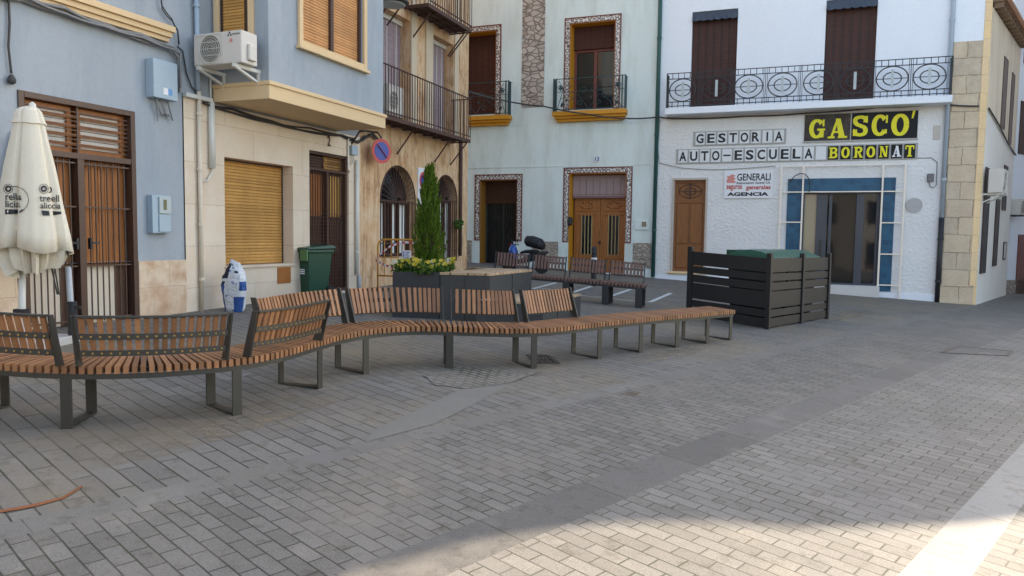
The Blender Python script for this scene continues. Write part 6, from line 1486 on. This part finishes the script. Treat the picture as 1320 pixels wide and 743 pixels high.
# ------------------------------------------------------------------ sack
p=G(303,401.5); bz=gz(p.x,p.y); M=Matrix.Translation((p.x,p.y,bz))@Matrix.Rotation(-.15,4,'Z')@Matrix.Diagonal((.88,.88,.92,1))
t=thing('garden_sack','tall crumpled white and blue plastic sack leaning by the limestone wall','sack',M)
rr=random.Random(4); n=26; rings=16; Hs=.80
F=MB(M); vs=[];fs=[]
for j in range(rings+1):
    v=j/rings; z=Hs*v
    w_=.155+.05*math.sin(v*math.pi*.9) - (.09*max(0,v-.7)/.3); d_2=.10+.03*math.sin(v*math.pi)-(.075*max(0,v-.6)/.4)
    for k in range(n):
        a=2*math.pi*k/n; cr=1+.10*math.sin(3*a+5*v+1)*v+.06*math.sin(7*a-9*v)*v+rr.uniform(-.07,.07)*(.25+v)
        ca,sa=math.cos(a),math.sin(a); ex_=abs(ca)**.7*(1 if ca>0 else -1); ey=abs(sa)**.7*(1 if sa>0 else -1)
        vs.append((w_*ex_*cr+.02*v,d_2*ey*cr-.03*v,z+(.05*math.sin(a*1.0-.6)+.015*math.sin(3*a+1))*max(0,v-.75)/.25))
for j in range(rings):
    for k in range(n): k2=(k+1)%n; fs.append((j*n+k,j*n+k2,(j+1)*n+k2,(j+1)*n+k))
fs.append(tuple(range(n))[::-1]); fs.append(tuple(range(rings*n,(rings+1)*n)))
F.add(vs,fs); sk=obj('bag',F,MT['sack'],t,smooth=True)
def decal(sel,mat,nm,off=1.03):
    F=MB(M); V=[];FF=[]
    for j in range(rings):
        for k in range(n):
            if sel(k,j/rings,2*math.pi*(k+.5)/n):
                k2=(k+1)%n; b_=len(V)
                for idx in (j*n+k,j*n+k2,(j+1)*n+k2,(j+1)*n+k): q=Vector(vs[idx]); V.append((q.x*off,q.y*off,q.z))
                FF.append((b_,b_+1,b_+2,b_+3))
    F.add(V,FF); obj(nm,F,mat,sk,recalc=False)
decal(lambda k,v,a:(v<.30 and (4.75<a<6.1)) or (v<.52 and 3.0<a<4.0) or (.42<v<.60 and 5.3<a<6.2),MT['sackblue'],'blue_print')
decal(lambda k,v,a:(.66<v<.95 and 3.5<a<4.35) or (.75<v<.82 and 4.9<a<5.3) or (.52<v<.58 and 3.9<a<4.2),MT['sacknavy'],'dark_print',1.035)
# ------------------------------------------------------------------ barrier
p=G(487,376.5); q=Vector((p.x,p.y,gz(p.x,p.y))); fr=Fr((q.x,q.y),(.96,-.28)); zb_=q.z
t=thing('crowd_barrier','yellow metal crowd barrier wrapped in red and white tape by the arched window','barrier',fr.at(.65,0,zb_))
F=MB(fr.M); Wd=1.3; r=.019; ztp_=zb_+1.05
pts=[(0,0,zb_)]+[(0,0,ztp_-.14)]+[(.14-.14*math.cos(a),0,ztp_-.14+.14*math.sin(a)) for a in (.4,.8,1.2,1.57)]+[(Wd-.14+.14*math.sin(a),0,ztp_-.14+.14*math.cos(a)) for a in (0,.4,.8,1.2,1.57)]+[(Wd,0,zb_-.08)]
F.tube(pts,r,8); F.tube([(0,0,zb_+.33),(Wd,0,zb_+.33-.02)],r*.9,8); F.tube([(0,0,zb_+.70),(Wd,0,zb_+.69)],r*.6,6)
for k in range(1,9): x=Wd*k/9; F.tube([(x,0,zb_+.33),(x,0,ztp_)],.007,5)
for x in (0.05,Wd-.05): F.tube([(x,-.3,zb_+.01),(x,-.22,zb_+.05),(x,.22,zb_+.05),(x,.3,zb_+.01)],.016,6)
obj('frame',F,MT['yellow'],t,smooth=True)
for nm,mt,par in (('tape',MT['signred'],0),('tape',MT['paper'],1)):
    F=MB(fr.M); cps=[(-.03,ztp_-.42),(.06,ztp_-.30),(.3,ztp_-.12),(.6,ztp_-.05),(1.0,ztp_-.06),(1.2,ztp_-.10)]; cps2=[(-.03,ztp_-.42),(.15,ztp_-.50),(.4,ztp_-.58),(.7,ztp_-.66),(1.1,ztp_-.68)]
    for cc in (cps,cps2):
        seq=[]
        for i in range(len(cc)-1):
            for j in range(5): a=Vector(cc[i]).lerp(Vector(cc[i+1]),j/5); seq.append(a)
        for i in range(len(seq)-1):
            if i%2==par: a,b=seq[i],seq[i+1]; F.add([(a.x,-.028,a.y-.02),(b.x,-.028,b.y-.02),(b.x,-.030,b.y+.02),(a.x,-.030,a.y+.02)],[(0,1,2,3)])
    pieces(nm,F,mt,t)
s_,z_=fr.px(518.5,323,.03); s2_,z2_=fr.px(530,335,.03)
F=MB(fr.M); F.box(s_,s2_,-.036,-.031,z2_,z_); nt_=obj('notice',F,MT['paper'],t)
F=MB(fr.M)
for k in range(4):
    zz=z_-(z_-z2_)*(k+1)/5; F.box(s_+.07,s2_-.03-.02*(k%2),-.038,-.0365,zz-.008,zz+.006); F.box(s_+.02,s_+.05,-.038,-.0365,zz-.012,zz+.012)
obj('writing',F,MT['signblue'],nt_)
# ------------------------------------------------------------------ bollard
p=G(765,369); M=Matrix.Translation((p.x,p.y,gz(p.x,p.y))); t=thing('bollard','black bollard with a white band behind the weathered benches','bollard',M)
F=MB(M); F.lathe([(.07,0),(.07,.78),(.055,.80),(.07,.83),(.07,.96),(.04,1.0)],(0,0,0),16); obj('post',F,MT['black'],t)
F=MB(M); F.lathe([(.074,.66),(.074,.72)],(0,0,0),16); obj('band',F,MT['paper'],t)
# ------------------------------------------------------------------ scooter behind the bench
p=G(677,352.5); M=Matrix.Translation((p.x,p.y,gz(p.x,p.y)))@Matrix.Rotation(math.atan2(FB.u.y,FB.u.x)+math.pi,4,'Z')@Matrix.Scale(.80,4)
# local x points forwards (picture left)
t=thing('motor_scooter','parked scooter with blue front and covered black top box behind the weathered benches','scooter',M)
for x,nm in ((.62,'wheel'),(-.62,'wheel')):
    F=MB(M); F.lathe([(.10,-.03),(.27,-.045),(.29,0),(.27,.045),(.10,.03)],(x,0,.29),24,'y'); w=obj(nm,F,MT['rubber'],t); F=MB(M); F.lathe([(.16,-.048),(.16,.048)],(x,0,.29),16,'y'); obj('rim',F,MT['greymetal'],w)
F=MB(M)
def loft(F,secs,n=14):
    vs=[];fs=[]
    for (x,zc_,hw,hh_) in secs:
        for k in range(n): a=2*math.pi*k/n; vs.append((x,hw*math.cos(a),zc_+hh_*math.sin(a)))
    for i in range(len(secs)-1):
        for k in range(n): k2=(k+1)%n; fs.append((i*n+k,i*n+k2,(i+1)*n+k2,(i+1)*n+k))
    fs.append(tuple(range(n))[::-1]); fs.append(tuple(range((len(secs)-1)*n,len(secs)*n))); F.add(vs,fs)
loft(F,[(-.85,.78,.05,.04),(-.6,.68,.15,.13),(-.2,.58,.17,.16),(.1,.45,.15,.10),(.35,.40,.14,.08)]); obj('body',F,MT['brownstuff'],t,smooth=True)
F=MB(M); loft(F,[(.32,.62,.13,.22),(.42,.78,.19,.28),(.52,.86,.17,.20),(.62,.80,.09,.10)]); obj('front_fairing',F,MT['mopedblue'],t,smooth=True)
F=MB(M); F.tube([(.62,0,.29),(.5,0,.75),(.42,0,1.02)],.03,8); F.tube([(.38,-.33,1.03),(.42,0,1.02),(.38,.33,1.03)],.016,8); obj('handlebar',F,MT['black'],t)
for y in (-.3,.3):
    F=MB(M); F.lathe([(.02,-.02),(.06,-.01),(.06,.01),(.02,.02)],(.42,y,1.17),12,'x'); F.tube([(.40,y,1.03),(.42,y,1.13)],.007,6); obj('mirror',F,MT['black'],t)
F=MB(M); F.box(.55,.60,-.05,.05,1.0,1.06); obj('lamp',F,MT['redlens'],t,bevel=.01)
F=MB(M); F.box(.44,.46,-.12,.02,1.0,1.14); obj('windscreen',F,MT['paper'],t,bevel=.004)
F=MB(M); loft(F,[(.18,.74,.10,.04),(.0,.78,.15,.07),(-.35,.80,.15,.07),(-.5,.80,.10,.05)]); obj('seat',F,MT['black'],t,smooth=True)
F=MB(M); loft(F,[(.02,1.16,.12,.10),(-.05,1.17,.22,.19),(-.3,1.14,.27,.22),(-.62,1.05,.25,.2),(-.72,1.0,.12,.1)]); obj('top_box',F,plain('black_rain_cover',(.012,.012,.016),.6,.3,6,.8,9,.04),t,smooth=True)
# ------------------------------------------------------------------ closed parasol
pz=8.0; d_=ray(43,300); k=pz/d_.y; X0=d_.x*k; zg=gz(X0,pz)
def pt3(px_,py_): d=ray(px_,py_); return d*(pz/d.y)
top=pt3(42,140); M=Matrix.Translation((X0,pz,zg)); 
t=thing('parasol','closed cream canvas parasol with dark printed lettering in front of the blue house','parasol',M)
n=64; prof=[(137,.02),(140,.10),(144,.135),(154,.158),(160,.180),(161,.160),(180,.195),(215,.262),(260,.335),(300,.40),(322,.435)]
cxs=lambda py:37+(py-140)*.035
rp=random.Random(12)
ctrl=[(0,1.0),(14,.78),(30,.93),(48,.70),(66,.95),(84,.72),(102,.96),(120,.70),(138,.94),(154,.74),(168,.97),(180,.80),(192,1.0),(204,.97),(228,.99),(256,.95),(266,.66),(274,.93),(300,1.0),(328,.985),(342,.80),(350,.97)]
def rad(deg,v,seed=0):
    deg%=360
    for k in range(len(ctrl)):
        a,fa=ctrl[k]; b,fb=ctrl[(k+1)%len(ctrl)]; b2=b if b>a else b+360
        if a<=deg<b2: 
            t_=(deg-a)/(b2-a); f=fa+(fb-fa)*t_; return 1-(1-f)*(.6+.6*v)
    return 1
F=MB(); vs=[];fs=[]; n=90
for (py,r) in prof:
    c3=pt3(cxs(py),py); v=(py-137)/185
    for k in range(n):
        dg=360*k/n+5*math.sin(v*3); a=math.radians(dg); f=rad(dg,v)+.012*math.sin(23*a+9*v)*v
        vs.append((c3.x+r*math.cos(a)*f,c3.y+r*math.sin(a)*f*.8,c3.z-.03*v*math.cos(a-.3)-.025*v*math.sin(5*a)))
m_=len(prof)
for i in range(m_-1):
    for k in range(n): k2=(k+1)%n; fs.append((i*n+k,i*n+k2,(i+1)*n+k2,(i+1)*n+k))
fs.append(tuple(range(n)))
F.add(vs,fs); cano=obj('canopy',F,MT['canvas'],t,smooth=True)
cano.data.set_sharp_from_angle(angle=math.radians(28)) if hasattr(cano.data,'set_sharp_from_angle') else None
sd_=cano.modifiers.new('thick','SOLIDIFY'); sd_.thickness=.006
F=MB(); vs=[];fs=[]; pk=[(rp.uniform(.7,1.0) if q%2 else rp.uniform(.42,.62)) for q in range(30)]; dl=[rp.uniform(-.04,.22) for q in range(15)]
for j,(py,r) in enumerate([(306,.37),(318,.40),(330,.38),(340,.33)]):
    c3=pt3(cxs(py),py)
    for k in range(n):
        q=k/3; i0_=int(q)%30; tq=q-int(q); f=pk[i0_]+(pk[(i0_+1)%30]-pk[i0_])*tq; q2=k/6; i2=int(q2)%15; d2_=dl[i2]+(dl[(i2+1)%15]-dl[i2])*(q2-int(q2)); a=2*math.pi*k/n
        vs.append((c3.x+r*math.cos(a)*f,c3.y+r*math.sin(a)*f*.8,c3.z-d2_*(j/3)+.02*math.sin(9*a)))
for i in range(3):
    for k in range(n): k2=(k+1)%n; fs.append((i*n+k,i*n+k2,(i+1)*n+k2,(i+1)*n+k))
F.add(vs,fs); vl=obj('valance',F,MT['canvas'],cano,smooth=False); sd_=vl.modifiers.new('thick','SOLIDIFY'); sd_.thickness=.006
# lettering hugging the canvas (front)
from mathutils.bvhtree import BVHTree
me=cano.data; mwc=MI[cano.name]; bvh=BVHTree.FromPolygons([mwc@v.co for v in me.vertices],[tuple(p.vertices) for p in me.polygons])
def canvas_text(body,x0,x1,y0,y1,nm='lettering',bold=.01,mat=None):
    """text between pixel-sized extents on the cloth, dropped along y onto the canvas"""
    a,b=pt3(x0,y1),pt3(x1,y0); T_=MB(); 
    if body=='#ring' or body=='#bar' or body=='#oval': 
        pts_=[]
    F=MB(); key=(body,bold,0); tmp=MB(); text(tmp,body,0,1,0,1,0,0,bold)
    out=[]
    for v in tmp.v:
        X=a.x+(b.x-a.x)*v.x; Z=a.z+(b.z-a.z)*v.z; dd=Vector((X,pz,Z)).normalized(); h=bvh.ray_cast(Vector((0,0,0)),dd); q=(h[0] if h[0] else Vector((X,pz,Z)))-dd*.016; out.append(tuple(q))
    F.add(out,tmp.f); obj(nm,F,mat or MT['ink'],cano,recalc=False)
def canvas_poly(P,nm):
    F=MB(); out=[]
    for (x,y) in P:
        q=pt3(x,y); dd=q.normalized(); h=bvh.ray_cast(Vector((0,0,0)),dd); q=(h[0] if h[0] else q)-dd*.012; out.append(tuple(q))
    k=len(out)//2
    F.add(out,[(i,i+1,2*k-2-i,2*k-1-i) for i in range(k-1)]); obj(nm,F,MT['ink'],cano,recalc=False)
def strip_poly(cx,cy,rx,ry,w,a0=0,a1=6.283,n=20):
    return [(cx+rx*math.cos(a0+(a1-a0)*i/n),cy+ry*math.sin(a0+(a1-a0)*i/n)) for i in range(n+1)]+[(cx+(rx-w)*math.cos(a0+(a1-a0)*i/n),cy+(ry-w)*math.sin(a0+(a1-a0)*i/n)) for i in range(n,-1,-1)]
canvas_text('rella',7,27,249,258); canvas_text('licia',7,25.5,259,267.5)
canvas_text('treell',51,76,251.5,260); canvas_text('aliccia',52,78,261.5,269)
canvas_poly(strip_poly(17,258,20,18,.8,-1.9,1.7),'oval_outline')
canvas_poly([(6.5,270),(13,270),(20,270.3),(30,270)]+[(26,273),(19,275.5),(13,276.3),(6.5,276.8)],'emblem_band')
canvas_poly([(53,271.5),(62,272),(70,272.5),(79,273)]+[(79,276),(71,277.5),(63,278),(55,278)],'emblem_band')
for cx_2 in (10.5,56.5): canvas_poly(strip_poly(cx_2,243.5,4.2,4.2,2.2),'emblem_ring'); canvas_poly(strip_poly(cx_2,243.5,6.3,6.3,.6),'emblem_ring')
canvas_poly(strip_poly(63.5,245,3.6,4.0,1.6,-1.4,1.7),'emblem_ring')
# mast, ribs and base
F=MB(); a=pt3(42.5,134); F.tube([pt3(28.5,345),pt3(28.5,460)],.035,12); F.tube([pt3(30,350),pt3(40,200),a],.02,8); mast=obj('mast',F,MT['whiteplastic'],t,smooth=True)
F=MB(); q=pt3(28.5,403); F.box(q.x-.07,q.x+.05,q.y-.05,q.y+.05,q.z-.05,q.z+.04); obj('clamp',F,MT['black'],mast,bevel=.006)
F=MB(); F.lathe([(.04,-.0),(.03,.05),(.005,.07)],tuple(top+Vector((0,0,.0))),12); obj('cap',F,MT['whiteplastic'],t)
F=MB(); q=pt3(28.5,460)
F.box(q.x-.35,q.x+.45,q.y-.35,q.y+.35,gz(q.x,q.y)-.02,gz(q.x,q.y)+.07); obj('base',F,plain('concrete_base',(.50,.48,.45),.9,.1,5,.3,60),t,bevel=.01)
F=MB()
for px0,px1,yy in ((60,74,335),(66,76,335),(80,92,320),(20,25,335)): F.tube([pt3(px0,yy-20),pt3(px1,yy+25+ (20 if px0<80 else 0))],.008,6)
pieces('rib',F,MT['greymetal'],t)
# neighbouring steel post with black socket
q=pt3(76,410); M=Matrix.Translation((q.x,q.y+.25,gz(q.x,q.y+.25))); t=thing('parasol_stand','slim grey steel post in a black socket next to the closed parasol','post',M)
h1=pt3(70,345); F=MB(); F.tube([(q.x,q.y+.25,gz(q.x,q.y+.25)),(h1.x,q.y+.25,h1.z)],.032,10); obj('post',F,MT['greypipe'],t,smooth=True)
F=MB(); c3=pt3(76,403); F.lathe([(.05,-.5),(.05,.10)],(q.x,q.y+.25,c3.z),12); F.box(q.x,q.x+.10,q.y+.22,q.y+.26,c3.z+.02,c3.z+.05); obj('socket',F,MT['black'],t)
# second parasol edge at the very left
cL=pt3(-22,150); M=Matrix.Translation((pt3(-22,300).x,pz+.6,gz(pt3(-22,300).x,pz+.6))); t=thing('parasol','second closed parasol with dark canvas cut by the left picture edge','parasol',M)
F=MB(); vs=[];fs=[]; n=40; pr=[(150,.05),(165,.14),(240,.24),(330,.33),(345,.2)]
for (py,r) in pr:
    c3=pt3(-20,py)
    for k in range(n): a=2*math.pi*k/n; f=1+.13*math.sin(8*a); vs.append((c3.x+r*math.cos(a)*f,c3.y+.6+r*math.sin(a)*f,c3.z))
for i in range(len(pr)-1):
    for k in range(n): k2=(k+1)%n; fs.append((i*n+k,i*n+k2,(i+1)*n+k2,(i+1)*n+k))
F.add(vs,fs); obj('canopy',F,MT['darkcanvas'],t,smooth=True)
c3=pt3(-20,330); F=MB(); F.tube([(c3.x,pz+.6,gz(c3.x,pz+.6)),(c3.x,pz+.6,c3.z+2)],.03,10); obj('mast',F,MT['greypipe'],t)
# ------------------------------------------------------------------ houses outside the picture that shade and close the plaza
sh=Vector((math.sin(R_(SUN_AZ)),math.cos(R_(SUN_AZ)),0)); KD=22.0; tanE=math.tan(R_(SUN_EL))
edge=[(-.34,3.68),(-.14,3.82),(.16,3.97),(.59,4.12),(1.15,4.22),(1.69,4.20),(2.3,4.30),(2.85,4.42),(3.49,4.66),(4.6,5.1),(8,6.0),(12,7)]
def simple_house(label,P,z0,z1,mat,wins=None):
    c=sum((Vector(p) for p in P),Vector((0,0)))/len(P); zz=gz(c.x,c.y); t=thing('townhouse',label,'house',Matrix.Translation((c.x,c.y,zz)))
    F=MB(); F.prism([tuple(p) for p in P],z0,z1); obj('wall',F,mat,t)
    if wins:
        a,b=Vector(P[wins[0]]),Vector(P[wins[1]]); fr=Fr((a.x,a.y),tuple((b-a).normalized())); L_=(b-a).length; n=int(L_/3)
        for lv in range(int((z1+1)/3.1)):
            for k in range(n):
                x=L_*(k+.5)/n; F=MB(fr.M); zb__=zz+.1+3.1*lv
                F.box(x-.5,x+.5,-.03,-.002,zb__+(0 if lv==0 else .3),zb__+2.1); w=pieces('window',F,MT['darkwood'],t)
                F=MB(fr.M); F.box(x-.42,x+.42,-.045,-.031,zb__+.4,zb__+2.0); obj('pane',F,MT['glass'],w)
    return t
e0=Vector((*edge[0],0))+sh*KD; up_=Vector((.66,.75,0)).normalized(); rtv=Vector((up_.y,-up_.x,0))
zT=gz(e0.x,e0.y)+15.5
P=[e0,e0+up_*46,e0+up_*46+sh*6,e0+sh*6]  # unseen thin block, added and sized to keep sun off the plaza
simple_house('tall plain house shape right of the side street, outside the picture, added to shade the plaza',[(p.x,p.y) for p in P],-6,27,MT['farwall'])
# lower house: its roof line draws the edge of the sunlit patch
E=[Vector((*e,0))+sh*KD for e in edge]; zr_=S0-.05+KD*tanE+.0
F=MB(); lows=[]
c=E[4]; t=thing('townhouse','lower cream house shape beyond the right kerb, outside the picture, added to edge the sunlit patch','house',Matrix.Translation((c.x,c.y,gz(c.x,c.y))))
for i in range(len(E)-1):
    a,b=E[i],E[i+1]; ga=gz(edge[i][0],edge[i][1])+KD*tanE; gb_=gz(edge[i+1][0],edge[i+1][1])+KD*tanE
    o=sh*2.5; vs=[(a.x,a.y,-6),(b.x,b.y,-6),(b.x+o.x,b.y+o.y,-6),(a.x+o.x,a.y+o.y,-6),(a.x,a.y,ga),(b.x,b.y,gb_),(b.x+o.x,b.y+o.y,gb_),(a.x+o.x,a.y+o.y,ga)]
    F.add(vs,[(0,3,2,1),(4,5,6,7),(0,1,5,4),(2,3,7,6)])
obj('wall',F,MT['cream'],t)
simple_house('long cream house behind the photographer, outside the picture',[(-24,-15),(14,-21),(14,-27),(-24,-27)],-5,7.5,plain('stone_house_wall',(.34,.33,.32),.9),(1,0))
simple_house('white house behind the photographer on the left, outside the picture',[(-15,-12),(-24,-10),(-24,2),(-12.5,-1)],-5,9,MT['farwhite'],(3,0))
